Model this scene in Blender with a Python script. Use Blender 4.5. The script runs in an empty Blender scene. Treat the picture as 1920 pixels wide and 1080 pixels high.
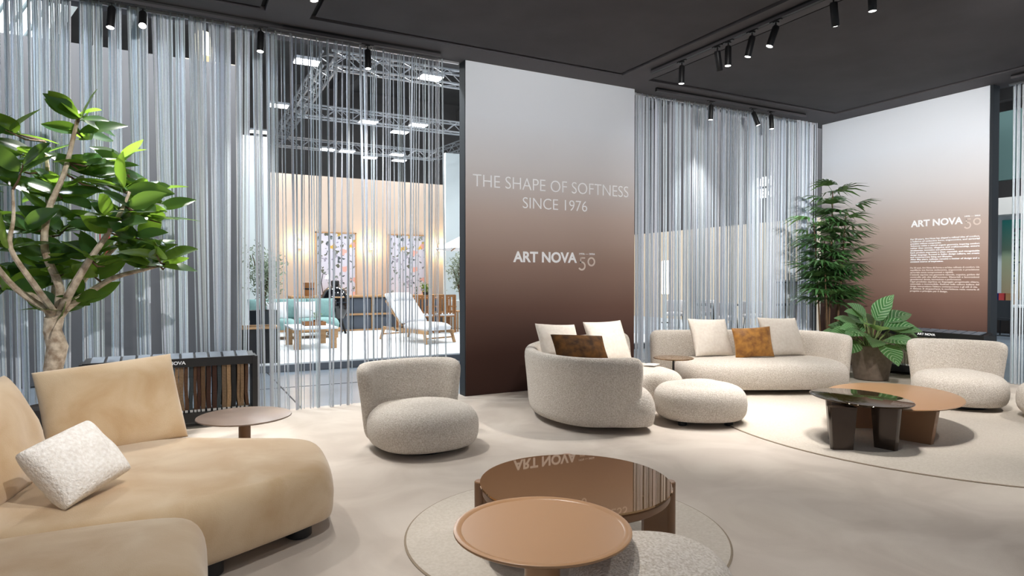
import bpy, bmesh, math, random
import numpy as np
from mathutils import Vector, Matrix, Quaternion

random.seed(7)
rng = np.random.default_rng(7)
scene = bpy.context.scene
COL = scene.collection
R = math.radians
PI = math.pi

# ------------------------------------------------------------------ camera, world, exposure
EYE = 1.5
cam_data = bpy.data.cameras.new('camera')
cam_data.sensor_width = 36.0
cam_data.lens = 22.5
cam_data.clip_end = 200
cam = bpy.data.objects.new('camera', cam_data)
cam.location = (0, 0, EYE)
cam.rotation_euler = (R(90 - 0.907), 0, -R(27.7))
COL.objects.link(cam)
scene.camera = cam

world = bpy.data.worlds.new('hall_ambience')
scene.world = world
world.use_nodes = True
wbg = world.node_tree.nodes['Background']
wbg.inputs[0].default_value = (0.62, 0.68, 0.76, 1)
wbg.inputs[1].default_value = 0.55

scene.view_settings.view_transform = 'Standard'
scene.view_settings.look = 'None'
scene.view_settings.gamma = 1
scene.view_settings.use_curve_mapping = False
scene.view_settings.exposure = 0.44
SPOT_K = 0.47          # scale on every track spotlight
HALL_W = 85.0          # one hall light panel
SPOT_COL = (1.0, 0.965, 0.925)

# ------------------------------------------------------------------ mesh helpers
class MB:
    def __init__(self):
        self.v = []; self.f = []; self.uv = {}
    def add(self, vs, fs):
        o = len(self.v)
        self.v += [tuple(p) for p in vs]
        self.f += [tuple(i + o for i in f) for f in fs]
    def box(self, c, s, m=None):
        x, y, z = s[0] / 2, s[1] / 2, s[2] / 2
        vs = [Vector(p) for p in ((-x,-y,-z),(x,-y,-z),(x,y,-z),(-x,y,-z),(-x,-y,z),(x,-y,z),(x,y,z),(-x,y,z))]
        if m is not None: vs = [m @ p for p in vs]
        vs = [p + Vector(c) for p in vs]
        self.add(vs, [(0,3,2,1),(4,5,6,7),(0,1,5,4),(1,2,6,5),(2,3,7,6),(3,0,4,7)])
        return self
    def bar(self, a, b, w, h=None):
        a, b = Vector(a), Vector(b); h = h or w
        d = b - a; L = d.length
        q = d.to_track_quat('Z', 'Y').to_matrix()
        self.box((a + b) / 2, (w, h, L), q)
        return self
    def tube(self, pts, r, n=8, cap=True):
        pts = [Vector(p) for p in pts]
        rs = r if hasattr(r, '__len__') else [r] * len(pts)
        rings = []; up = None
        for i, p in enumerate(pts):
            t = (pts[min(i+1, len(pts)-1)] - pts[max(i-1, 0)]).normalized()
            if up is None:
                up = Vector((1,0,0)) if abs(t.x) < .9 else Vector((0,1,0))
            up = (up - t * up.dot(t)).normalized()
            s = t.cross(up)
            rings.append([p + (up * math.cos(2*PI*k/n) + s * math.sin(2*PI*k/n)) * rs[i] for k in range(n)])
        vs = [p for q in rings for p in q]; fs = []
        for i in range(len(rings) - 1):
            for k in range(n):
                a, b = i*n + k, i*n + (k+1) % n
                fs.append((a, b, b + n, a + n))
        if cap:
            fs.append(tuple(reversed(range(n)))); fs.append(tuple(range((len(rings)-1)*n, len(rings)*n)))
        self.add(vs, fs)
        return self
    def lathe(self, prof, n=32, c=(0,0,0), sx=1.0, sy=1.0):
        vs = []; fs = []; m = len(prof)
        for i, (r, z) in enumerate(prof):
            for k in range(n):
                a = 2*PI*k/n
                vs.append((c[0] + r*sx*math.cos(a), c[1] + r*sy*math.sin(a), c[2] + z))
        for i in range(m - 1):
            for k in range(n):
                a, b = i*n + k, i*n + (k+1) % n
                fs.append((a, b, b + n, a + n))
        fs.append(tuple(reversed(range(n)))); fs.append(tuple(range((m-1)*n, m*n)))
        self.add(vs, fs)
        return self
    def prism(self, poly, z0, z1):
        n = len(poly)
        vs = [(x, y, z0) for x, y in poly] + [(x, y, z1) for x, y in poly]
        fs = [tuple(reversed(range(n))), tuple(range(n, 2*n))] + [(i, (i+1) % n, (i+1) % n + n, i + n) for i in range(n)]
        self.add(vs, fs)
        return self
    def mesh(self, name, mat, sharp=38):
        me = bpy.data.meshes.new(name)
        me.from_pydata(self.v, [], self.f)
        me.validate()
        me.polygons.foreach_set('use_smooth', [True] * len(me.polygons))
        if sharp: me.set_sharp_from_angle(angle=R(sharp))
        if mat: me.materials.append(mat)
        me.update()
        return me
    def build(self, name, mat, parent=None, sharp=38):
        return link(name, self.mesh(name, mat, sharp), parent)

def link(name, data, parent=None, matrix=None):
    o = bpy.data.objects.new(name, data)
    COL.objects.link(o)
    if parent: o.parent = parent
    if matrix is not None: o.matrix_local = matrix
    return o

def empty(name, loc=(0,0,0), rz=0):
    o = bpy.data.objects.new(name, None)
    o.empty_display_size = .1
    o.location = loc; o.rotation_euler = (0, 0, rz)
    COL.objects.link(o)
    return o

def tag(o, label, cat, group=None):
    o['label'] = label; o['category'] = cat
    if group: o['group'] = group
    return o

def structure(o, label=None, cat=None):
    o['kind'] = 'structure'
    if label: o['label'] = label
    if cat: o['category'] = cat
    return o

def thing(name, label, cat, loc=(0,0,0), rz=0, group=None):
    return tag(empty(name, loc, rz), label, cat, group)

def catmull(pts, n=10, closed=False):
    P = [np.array(p, float) for p in pts]; out = []; m = len(P)
    rngi = range(m) if closed else range(m - 1)
    for i in rngi:
        if closed:
            p0, p1, p2, p3 = P[(i-1) % m], P[i], P[(i+1) % m], P[(i+2) % m]
        else:
            p1, p2 = P[i], P[i+1]
            p0 = P[i-1] if i > 0 else 2*p1 - p2
            p3 = P[i+2] if i + 2 < m else 2*p2 - p1
        for k in range(n):
            t = k / n
            out.append(.5*((2*p1) + (-p0+p2)*t + (2*p0-5*p1+4*p2-p3)*t*t + (-p0+3*p1-3*p2+p3)*t**3))
    if not closed: out.append(P[-1])
    return np.array(out)

def resample(P, n, closed=True):
    Q = np.vstack([P, P[:1]]) if closed else np.array(P)
    s = np.r_[0, np.cumsum(np.linalg.norm(np.diff(Q, axis=0), axis=1))]
    t = np.linspace(0, s[-1], n + 1)[:-1] if closed else np.linspace(0, s[-1], n)
    return np.c_[np.interp(t, s, Q[:,0]), np.interp(t, s, Q[:,1])]

def inset(P, d, smooth=2):
    T = np.roll(P, -1, 0) - np.roll(P, 1, 0)
    T /= np.linalg.norm(T, axis=1)[:, None] + 1e-9
    N = np.c_[-T[:,1], T[:,0]]                 # inward for a counter-clockwise outline
    Q = P + N * d
    for _ in range(smooth):
        Q = .5*Q + .25*(np.roll(Q, 1, 0) + np.roll(Q, -1, 0))
    return resample(Q, len(P))

def puff(mb, outline, prof, n=72, dome=0.0):
    """upholstered solid: an outline (counter-clockwise) carried up a list of (inset, z)"""
    P = resample(np.array(outline, float), n)
    rings = []; last = prof[0][0]
    cur = inset(P, last, 0) if last else P
    for d, z in prof:
        if d > last:
            steps = max(1, int((d - last) / .03)); dd = (d - last) / steps
            for _ in range(steps): cur = inset(cur, dd)
        elif d < last:
            cur = P if d == 0 else inset(P, d, 1)
        last = d
        rings.append((cur.copy(), z))
    vs = []; fs = []
    for Q, z in rings: vs += [(x, y, z) for x, y in Q]
    for i in range(len(rings) - 1):
        for k in range(n):
            a, b = i*n + k, i*n + (k+1) % n
            fs.append((a, b, b + n, a + n))
    fs.append(tuple(reversed(range(n))))
    fs.append(tuple(range((len(rings)-1)*n, len(rings)*n)))
    mb.add(vs, fs)
    return mb

def puff_profile(z0, z1, bulge=.11, top=.20, crown=.02):
    """bottom tucked in, side bulging out, top edge rolled over, gentle crown"""
    h = z1 - z0; out = []; q = 2/2.6
    for k in range(6):                                   # lower roll
        a = PI/2 * k/5
        out.append((bulge*(1 - math.sin(a)**q), z0 + h*.42*(1 - math.cos(a)**q)))
    for k in range(1, 9):                                # upper roll
        a = PI/2 * k/8
        out.append((top*(1 - max(0, math.cos(a))**q), z0 + h*.42 + (h*.58 - crown)*math.sin(a)**q))
    d, z = out[-1]
    out += [(d + .05, z + crown*.55), (d + .11, z + crown)]
    return out

def superellipse(a, b, n=2.5, k=72, c=(0,0), rot=0):
    out = []
    for i in range(k):
        t = 2*PI*i/k
        x = a*math.copysign(abs(math.cos(t))**(2/n), math.cos(t)); y = b*math.copysign(abs(math.sin(t))**(2/n), math.sin(t))
        out.append((c[0] + x*math.cos(rot) - y*math.sin(rot), c[1] + x*math.sin(rot) + y*math.cos(rot)))
    return np.array(out)

def slab_sweep(mb, path, T, z0, z1, flare=.0, corner=.14, n=60, m=22, pw=3.2):
    """an upholstered back: rounded slab of thickness T following a plan path; +normal is to the left of the path"""
    P = resample(np.array(path, float), n, closed=False)
    s = np.r_[0, np.cumsum(np.linalg.norm(np.diff(P, axis=0), axis=1))]; L = s[-1]
    # extra stations near the ends
    ex = np.array([0, .004, .012, .025, .045, .07, .10, .13])
    st = np.unique(np.r_[ex, np.linspace(.16, L - .16, n), L - ex])
    X = np.interp(st, s, P[:,0]); Y = np.interp(st, s, P[:,1])
    Q = np.c_[X, Y]
    Tn = np.gradient(Q, st, axis=0); Tn /= np.linalg.norm(Tn, axis=1)[:, None]
    for _ in range(2): Tn[1:-1] = .5*Tn[1:-1] + .25*(Tn[2:] + Tn[:-2])
    N = np.c_[-Tn[:,1], Tn[:,0]]
    vs = []; fs = []
    for i in range(len(st)):
        e = min(st[i], L - st[i])
        tk = T if e >= T/2 else T*math.sqrt(max(1e-4, 1 - ((T/2 - e)/(T/2))**2))
        top = z1 if e >= corner else z1 - (corner - math.sqrt(max(0, corner**2 - (corner - e)**2)))*.9
        zc, hz = (z0 + top)/2, (top - z0)/2
        for k in range(m):
            a = 2*PI*k/m
            cn, sn = math.cos(a), math.sin(a)
            nn = tk/2*math.copysign(abs(cn)**(2/2.6), cn); zz = zc + hz*math.copysign(abs(sn)**(2/(pw+3)), sn)
            off = nn + flare*max(0, (zz - z0)/(z1 - z0))**1.7
            vs.append((Q[i,0] + N[i,0]*off, Q[i,1] + N[i,1]*off, zz))
    for i in range(len(st) - 1):
        for k in range(m):
            a, b = i*m + k, i*m + (k+1) % m
            fs.append((a, a + m, b + m, b))
    fs.append(tuple(range(m))); fs.append(tuple(reversed(range((len(st)-1)*m, len(st)*m))))
    mb.add(vs, fs)
    return mb

def pillow_mesh(name, w, h, t, mat, p=.42, pull=.06, wr=.006, n=18, seed=1):
    r = np.random.default_rng(seed); ph = r.uniform(0, 6.28, 8)
    vs = []; fs = []
    def pt(u, v, sgn):
        x = u*w/2*(1 - pull*(1 - v*v)); y = v*h/2*(1 - pull*(1 - u*u))
        k = max(0, (1 - u**2)*(1 - v**2))
        z = sgn*t/2*k**p
        z += wr*k**.5*(math.sin(5*u + 3*v + ph[0])*math.sin(4*v - 2*u + ph[1]) + .6*math.sin(9*u - 5*v + ph[2]))
        return (x, y, z)
    g = [math.sin(PI/2*(-1 + 2*i/n)) for i in range(n + 1)]
    idx = {}
    for sgn in (1, -1):
        for i in range(n + 1):
            for j in range(n + 1):
                edge = i in (0, n) or j in (0, n)
                if edge and sgn == -1: idx[(i, j, -1)] = idx[(i, j, 1)]; continue
                idx[(i, j, sgn)] = len(vs); vs.append(pt(g[i], g[j], sgn))
    for sgn in (1, -1):
        for i in range(n):
            for j in range(n):
                q = [idx[(i,j,sgn)], idx[(i+1,j,sgn)], idx[(i+1,j+1,sgn)], idx[(i,j+1,sgn)]]
                fs.append(tuple(q if sgn == 1 else reversed(q)))
    mb = MB(); mb.add(vs, fs)
    return mb.mesh(name, mat, None)

def facing(loc, az, lean=0, roll=0):
    """matrix for a cushion: local X across, Y up, Z out of its face; az = compass of the face, lean = tipped back"""
    az, lean, roll = R(az), R(lean), R(roll)
    n = Vector((math.cos(az)*math.cos(lean), math.sin(az)*math.cos(lean), math.sin(lean)))
    t = Vector((0,0,1)).cross(n).normalized(); u = n.cross(t)
    m = Matrix((t, u, n)).transposed().to_4x4()
    return Matrix.Translation(loc) @ m @ Matrix.Rotation(roll, 4, 'Z')

def cushion(name, label, mat, loc, az, lean, w, h, t, roll=0, group=None, p=.42, pull=.06, wr=.006, seed=1, cat='cushion'):
    o = link(name, pillow_mesh(name, w, h, t, mat, p, pull, wr, seed=seed))
    o.matrix_world = facing(loc, az, lean, roll)
    return tag(o, label, cat, group)

def text_mesh(name, s, size, mat, bold=0.0, spacing=1.0, extrude=.0015, sx=1.0, align='LEFT', width=None):
    cu = bpy.data.curves.new('lettering_curve', 'FONT')
    cu.body = s; cu.size = size; cu.offset = bold*size; cu.space_character = spacing
    cu.extrude = extrude; cu.align_x = align; cu.resolution_u = 4
    o = bpy.data.objects.new('lettering_tmp', cu); COL.objects.link(o)
    bpy.context.view_layer.update()
    dg = bpy.context.evaluated_depsgraph_get()
    me = bpy.data.meshes.new_from_object(o.evaluated_get(dg))
    bpy.data.objects.remove(o); bpy.data.curves.remove(cu)
    me.name = name; me.materials.clear(); me.materials.append(mat)
    k = sx
    if width is not None:
        xs = [v.co.x for v in me.vertices]; k = width/(max(xs) - min(xs)); x0 = min(xs)
        for v in me.vertices: v.co.x = (v.co.x - x0)*k
    elif sx != 1:
        for v in me.vertices: v.co.x *= sx
    return me

# ------------------------------------------------------------------ materials
def mat(name, col, rough=.6, metal=0, var=0.0, vscale=8, bump=0.0, bscale=200, col2=None, spec=.5, coat=0, sheen=0, trans=0, detail=4, stretch=None, emit=None, strength=0, bdetail=2, bdist=.01, distort=0):
    m = bpy.data.materials.new(name); m.use_nodes = True
    nt = m.node_tree; N = nt.nodes; b = N['Principled BSDF']
    def setv(k, v):
        if k in b.inputs: b.inputs[k].default_value = v
    setv('Base Color', (*col, 1)); setv('Roughness', rough); setv('Metallic', metal); setv('Specular IOR Level', spec)
    setv('Coat Weight', coat); setv('Sheen Weight', sheen); setv('Transmission Weight', trans)
    if emit: setv('Emission Color', (*emit, 1)); setv('Emission Strength', strength)
    tc = mp = None
    if var or col2 or bump:
        tc = N.new('ShaderNodeTexCoord'); mp = N.new('ShaderNodeMapping')
        nt.links.new(tc.outputs['Object'], mp.inputs[0])
        if stretch: mp.inputs['Scale'].default_value = stretch
    if var or col2:
        no = N.new('ShaderNodeTexNoise'); no.inputs['Scale'].default_value = vscale; no.inputs['Detail'].default_value = detail; no.inputs['Distortion'].default_value = distort
        nt.links.new(mp.outputs[0], no.inputs['Vector'])
        ra = N.new('ShaderNodeValToRGB')
        a = col2 or tuple(c*(1 - var) for c in col); c2 = col if col2 else tuple(min(1, c*(1 + var)) for c in col)
        ra.color_ramp.elements[0].position = .35; ra.color_ramp.elements[1].position = .65
        ra.color_ramp.elements[0].color = (*a, 1); ra.color_ramp.elements[1].color = (*c2, 1)
        nt.links.new(no.outputs['Fac'], ra.inputs[0]); nt.links.new(ra.outputs[0], b.inputs['Base Color'])
    if bump:
        nb = N.new('ShaderNodeTexNoise'); nb.inputs['Scale'].default_value = bscale; nb.inputs['Detail'].default_value = bdetail
        nt.links.new(tc.outputs['Object'], nb.inputs['Vector'])
        bp = N.new('ShaderNodeBump'); bp.inputs['Strength'].default_value = bump; bp.inputs['Distance'].default_value = bdist
        nt.links.new(nb.outputs['Fac'], bp.inputs['Height']); nt.links.new(bp.outputs[0], b.inputs['Normal'])
    return m

def ramp_mat(name, axis, stops, rough=.7, lo=0, hi=1, bump=0):
    """colour printed as a fade along one object axis"""
    m = bpy.data.materials.new(name); m.use_nodes = True
    nt = m.node_tree; N = nt.nodes; b = N['Principled BSDF']; b.inputs['Roughness'].default_value = rough
    b.inputs['Specular IOR Level'].default_value = .25
    tc = N.new('ShaderNodeTexCoord'); sp = N.new('ShaderNodeSeparateXYZ'); mr = N.new('ShaderNodeMapRange'); ra = N.new('ShaderNodeValToRGB')
    mr.inputs[1].default_value = lo; mr.inputs[2].default_value = hi
    nt.links.new(tc.outputs['Object'], sp.inputs[0]); nt.links.new(sp.outputs['XYZ'.index(axis)], mr.inputs[0])
    nt.links.new(mr.outputs[0], ra.inputs[0]); nt.links.new(ra.outputs[0], b.inputs['Base Color'])
    el = ra.color_ramp.elements
    el[0].position, el[0].color = stops[0][0], (*stops[0][1], 1)
    el[1].position, el[1].color = stops[-1][0], (*stops[-1][1], 1)
    for p, c in stops[1:-1]:
        e = el.new(p); e.color = (*c, 1)
    return m

def leaf_mat(name, top, under, rough=.3, trans=.35, vein=None):
    m = bpy.data.materials.new(name); m.use_nodes = True
    nt = m.node_tree; N = nt.nodes; b = N['Principled BSDF']; out = N['Material Output']
    b.inputs['Roughness'].default_value = rough
    ge = N.new('ShaderNodeNewGeometry'); mx = N.new('ShaderNodeMix'); mx.data_type = 'RGBA'
    mx.inputs[6].default_value = (*top, 1); mx.inputs[7].default_value = (*under, 1)
    nt.links.new(ge.outputs['Backfacing'], mx.inputs[0])
    src = mx.outputs[2]
    oi = N.new('ShaderNodeObjectInfo'); hs = N.new('ShaderNodeHueSaturation')
    mr = N.new('ShaderNodeMapRange'); mr.inputs[3].default_value = .65; mr.inputs[4].default_value = 1.45
    nt.links.new(oi.outputs['Random'], mr.inputs[0]); nt.links.new(mr.outputs[0], hs.inputs['Value'])
    if vein:
        uv = N.new('ShaderNodeUVMap'); wv = N.new('ShaderNodeTexWave'); wv.wave_type = 'BANDS'; wv.bands_direction = 'Y'
        wv.inputs['Scale'].default_value = 2.6; wv.inputs['Distortion'].default_value = 1.2
        mpn = N.new('ShaderNodeVectorMath'); mpn.operation = 'ABSOLUTE'
        sh = N.new('ShaderNodeSeparateXYZ'); cb = N.new('ShaderNodeCombineXYZ'); mt = N.new('ShaderNodeMath'); mt.operation = 'MULTIPLY_ADD'
        nt.links.new(uv.outputs[0], mpn.inputs[0]); nt.links.new(mpn.outputs[0], sh.inputs[0])
        nt.links.new(sh.outputs[0], mt.inputs[0]); mt.inputs[1].default_value = -.28; nt.links.new(sh.outputs[1], mt.inputs[2])
        nt.links.new(mt.outputs[0], cb.inputs[1]); nt.links.new(cb.outputs[0], wv.inputs['Vector'])
        rp = N.new('ShaderNodeValToRGB'); rp.color_ramp.elements[0].position = .72; rp.color_ramp.elements[1].position = .95
        nt.links.new(wv.outputs[0], rp.inputs[0])
        m2 = N.new('ShaderNodeMix'); m2.data_type = 'RGBA'; m2.inputs[7].default_value = (*vein, 1)
        ml = N.new('ShaderNodeMath'); ml.operation = 'MULTIPLY'; ml.inputs[1].default_value = .32
        nt.links.new(rp.outputs[0], ml.inputs[0]); nt.links.new(ml.outputs[0], m2.inputs[0]); nt.links.new(src, m2.inputs[6]); src = m2.outputs[2]
    nt.links.new(src, hs.inputs['Color'])
    nt.links.new(hs.outputs[0], b.inputs['Base Color'])
    tr = N.new('ShaderNodeBsdfTranslucent'); tr.inputs[0].default_value = (*[min(1, c*1.6) for c in under], 1)
    ms = N.new('ShaderNodeMixShader'); ms.inputs[0].default_value = trans
    nt.links.new(b.outputs[0], ms.inputs[1]); nt.links.new(tr.outputs[0], ms.inputs[2]); nt.links.new(ms.outputs[0], out.inputs[0])
    return m

def strand_mat():
    m = bpy.data.materials.new('anodised_chain'); m.use_nodes = True
    nt = m.node_tree; N = nt.nodes; b = N['Principled BSDF']
    at = N.new('ShaderNodeAttribute'); at.attribute_name = 'tint'
    b.inputs['Metallic'].default_value = .0; b.inputs['Roughness'].default_value = .45
    tc = N.new('ShaderNodeTexCoord'); wv = N.new('ShaderNodeTexNoise'); wv.inputs['Scale'].default_value = 60
    nt.links.new(tc.outputs['Object'], wv.inputs[0])
    mx = N.new('ShaderNodeMix'); mx.data_type = 'RGBA'; mx.blend_type = 'MULTIPLY'; mx.inputs[0].default_value = .22
    nt.links.new(at.outputs['Color'], mx.inputs[6]); nt.links.new(wv.outputs['Fac'], mx.inputs[7])
    nt.links.new(mx.outputs[2], b.inputs['Base Color'])
    return m

M = {}
def srgb(r, g, b):
    return tuple((c/255/12.92 if c/255 <= .04045 else ((c/255 + .055)/1.055)**2.4) for c in (r, g, b))
M['carpet'] = mat('beige_carpet', srgb(196, 186, 175), .95, var=.10, vscale=1.3, col2=srgb(182, 171, 160), bump=.25, bscale=350, detail=7, spec=.1, distort=1.6)
M['rug'] = mat('pale_rug', srgb(202, 193, 181), .95, col2=srgb(192, 182, 169), vscale=60, bump=.5, bscale=260, spec=.1)
M['rugedge'] = mat('rug_binding', srgb(140, 125, 106), .9)
M['concrete'] = mat('hall_concrete', srgb(118, 128, 138), .28, col2=srgb(104, 112, 120), vscale=1.5)
M['joint'] = mat('dark_joint', srgb(40, 38, 38), .8)
M['ceil'] = mat('charcoal_ceiling', srgb(66, 64, 68), .85, col2=srgb(60, 58, 62), vscale=2, bump=.15, bscale=120)
M['beam'] = mat('charcoal_beam', srgb(78, 76, 80), .8)
M['black'] = mat('black_metal', srgb(22, 22, 24), .45)
M['softblack'] = mat('black_fabric_edge', srgb(34, 40, 46), .6)
M['void'] = mat('shadow_gap_black', srgb(8, 8, 9), .9)
M['white_ink'] = mat('white_lettering', srgb(246, 248, 252), .6)
M['pale_ink'] = mat('pale_lettering', srgb(214, 200, 192), .6)
M['boucle'] = mat('cream_boucle', srgb(224, 216, 206), .95, col2=srgb(190, 178, 163), vscale=95, detail=3, bump=.9, bscale=110, bdetail=3, spec=.15, sheen=.2, bdist=.012)
M['linen'] = mat('cream_linen', srgb(228, 219, 207), .9, col2=srgb(220, 209, 196), vscale=30, bump=.2, bscale=400, spec=.15)
M['velour'] = mat('tan_velour', srgb(207, 184, 152), .85, col2=srgb(187, 157, 119), vscale=3.2, detail=6, distort=.5, bump=.22, bscale=260, spec=.15, sheen=.45)
M['whitefur'] = mat('white_boucle', srgb(246, 242, 236), .95, col2=srgb(230, 223, 214), vscale=60, bump=1.0, bscale=70, bdetail=4, spec=.1)
M['mustard'] = mat('mustard_velvet', srgb(178, 122, 44), .55, col2=srgb(128, 80, 22), vscale=14, detail=5, sheen=.2, bump=.2, bscale=60)
M['brownvelvet'] = mat('dark_brown_velvet', srgb(86, 55, 20), .8, col2=srgb(46, 27, 9), vscale=12, detail=5, spec=.15)
M['copper'] = mat('copper_lacquer', srgb(166, 127, 91), .32, spec=.5)
M['copper_leg'] = mat('copper_lacquer_leg', srgb(132, 97, 69), .35)
M['taupe'] = mat('taupe_lacquer', srgb(124, 103, 88), .35)
M['bronze_glass'] = mat('bronze_mirror_glass', srgb(152, 112, 68), .02, metal=.75, spec=.8)
M['dark_glass'] = mat('smoked_bronze_glass', srgb(74, 56, 34), .02, metal=.7, spec=.8)
M['dark_leg'] = mat('smoked_bronze_leg', srgb(62, 50, 42), .12, metal=.3)
M['pot'] = mat('taupe_clay', srgb(112, 98, 86), .85, col2=srgb(100, 87, 76), vscale=18, bump=.2, bscale=60)
M['darkpot'] = mat('dark_clay', srgb(48, 42, 40), .7)
M['soil'] = mat('soil', srgb(46, 36, 28), .95, bump=.8, bscale=60)
M['bark'] = mat('pale_bark', srgb(226, 210, 188), .85, col2=srgb(158, 136, 114), vscale=14, detail=6, bump=.6, bscale=40)
M['stem'] = mat('brown_stem', srgb(88, 66, 44), .8)
M['ficus'] = leaf_mat('ficus_leaf', srgb(40, 68, 38), srgb(112, 146, 48), .25, .28)
M['palm'] = leaf_mat('palm_leaf', srgb(48, 82, 44), srgb(86, 116, 66), .32, .2)
M['philo'] = leaf_mat('philodendron_leaf', srgb(46, 88, 48), srgb(130, 160, 92), .28, .2, vein=srgb(196, 212, 176))
M['olive'] = leaf_mat('olive_leaf', srgb(70, 92, 70), srgb(150, 162, 140), .5, .2)
M['strand'] = strand_mat()
GRAD = [(0, srgb(62, 40, 34)), (.12, srgb(80, 55, 48)), (.26, srgb(112, 85, 75)), (.40, srgb(148, 124, 113)), (.55, srgb(182, 166, 158)), (.70, srgb(206, 204, 206)), (.85, srgb(222, 228, 237)), (1, srgb(234, 241, 250))]
M['ombre'] = ramp_mat('printed_ombre', 'Z', GRAD, lo=0, hi=4.2)
M['lamp'] = mat('lit_lens', (1, 1, 1), .3, emit=(1, .97, .92), strength=22)
M['led'] = mat('led_panel', (1, 1, 1), .3, emit=(.95, .98, 1), strength=14)
M['alu'] = mat('aluminium', srgb(205, 208, 212), .35, metal=.6)
# ------------------------------------------------------------------ the setting
ZC = 4.236
o = MB().box((3.3, 2.32, -.02), (14.6, 10.64, .04)).build('floor', M['carpet']); structure(o)
o = MB().box((8, 14, -.09), (70, 60, .1)).build('floor_hall', M['concrete']); structure(o)
for k in range(4):
    MB().box((1.3 + 6*k, 20, -.0385), (.018, 24.6, .004)).build('joint', M['joint'], o)
MB().box((8, 9.4, -.0385), (40, .018, .004)).build('joint', M['joint'], o)

ceil = structure(MB().box((3.3, 2.4, 4.33), (14.6, 10.8, .1)).build('ceiling', M['void']))
def strip(x0, x1, y0, y1):
    MB().box(((x0+x1)/2, (y0+y1)/2, ZC + .022), (x1-x0, y1-y0, .044)).build('ceiling_beam', M['beam'], ceil)
strip(-4, 10.6, 7.02, 7.8)
strip(.83, 1.27, -3, 7.02); strip(5.37, 5.82, -3, 7.02); strip(9.79, 10.6, -3, 7.02); strip(-4, -3.3, -3, 7.02)
for x0, x1 in ((-3.3, .83), (1.27, 5.37), (5.82, 9.79)):
    g = .05
    MB().box(((x0+x1)/2, (7.02-g-3)/2, ZC + .032), (x1-x0-2*g, 10.02-g, .036)).build('ceiling_panel', M['ceil'], ceil)

# ---- printed partition walls
wc = structure(MB().box((4.566, 7.515, 2.118), (2.672, .17, 4.236)).build('wall_center', M['softblack']))
MB().box((4.570, 7.425, 2.118), (2.664, .012, 4.23)).build('printed_panel', M['ombre'], wc)
wr = structure(MB().box((10.345, 6.25, 2.118), (.17, 2.72, 4.236)).build('wall_right', M['softblack']))
MB().box((10.255, 6.26, 2.118), (.012, 2.66, 4.23)).build('printed_panel', M['ombre'], wr)
structure(MB().box((10.1, 7.66, 2.118), (.09, .09, 4.236)).build('trim_1', M['black']))
structure(MB().box((5.93, 7.66, 2.118), (.05, .05, 4.236)).build('trim_2', M['black']))

def wall_text(s, x, z, width, height, bold, m, wall, front=True, extrude=.002, name='lettering'):
    """flat lettering fixed to a printed wall; width and cap height in metres"""
    me = text_mesh(name, s, 1.0, m, bold=bold, extrude=.001, width=width)
    ys = [v.co.y for v in me.vertices]
    cap = .729 if s not in ('5', '50', '0') else max(ys)
    k = height/cap
    for v in me.vertices: v.co.y *= k; v.co.z = v.co.z*2
    if wall is wc: mx = Matrix.Translation((x, 7.4165, z)) @ Matrix.Rotation(PI/2, 4, 'X')
    else:          mx = Matrix.Translation((10.2465, x, z)) @ Matrix.Rotation(-PI/2, 4, 'Z') @ Matrix.Rotation(PI/2, 4, 'X')
    o = link(name, me, wall); o.matrix_world = mx
    return o
def label(o, s): o['label'] = s
label(wall_text('THE SHAPE OF SOFTNESS', 3.335, 2.66, 2.455, .168, -.012, M['white_ink'], wc), 'thin white capitals reading THE SHAPE OF SOFTNESS')
label(wall_text('SINCE 1976', 4.055, 2.42, 1.02, .155, -.010, M['white_ink'], wc), 'thin white capitals reading SINCE 1976')
label(wall_text('ART NOVA', 3.911, 1.712, .995, .140, .030, M['white_ink'], wc), 'heavy white capitals reading ART NOVA')

def fifty(x, z, k, wall):
    """open figure 5 dropping below a round 0, with 1976 - 2026 above"""
    mb = MB()
    def ring(cx, cy, r, a0, a1, w, n=28):
        vs = []; fs = []
        for i in range(n + 1):
            a = R(a0 + (a1 - a0)*i/n)
            for rr in (r - w/2, r + w/2):
                for zz in (0, .002): vs.append((cx + rr*math.cos(a), cy + rr*math.sin(a), zz))
        for i in range(n):
            b = i*4
            fs += [(b+1, b+3, b+7, b+5), (b, b+4, b+6, b+2), (b, b+1, b+5, b+4), (b+2, b+6, b+7, b+3)]
        mb.add(vs, fs)
    ring(.062, -.030, .052, -150, 118, .024); ring(.222, .030, .053, 0, 360, .024)
    mb.box((.043, .052, .001), (.020, .075, .002)); mb.box((.078, .082, .001), (.078, .020, .002))
    mb.v = [(a*k, b*k, c) for a, b, c in mb.v]
    mx = (Matrix.Translation((x, 7.4165, z)) @ Matrix.Rotation(PI/2, 4, 'X')) if wall is wc else (Matrix.Translation((10.2465, x, z)) @ Matrix.Rotation(-PI/2, 4, 'Z') @ Matrix.Rotation(PI/2, 4, 'X'))
    o = mb.build('anniversary_mark', M['pale_ink'], wall); o.matrix_world = mx
    label(o, 'pale figure 50 beside the heavy lettering')
fifty(4.925, 1.695, 1.0, wc)
wall_text('1976 — 2026', 4.945, 1.822, .262, .024, .02, M['white_ink'], wc)
label(wall_text('ART NOVA', 6.013, 2.298, .752, .102, .030, M['white_ink'], wr), 'heavy white capitals reading ART NOVA')
fifty(5.25, 2.292, .80, wr)
wall_text('1976 — 2026', 5.235, 2.392, .205, .019, .02, M['white_ink'], wr)
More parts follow.
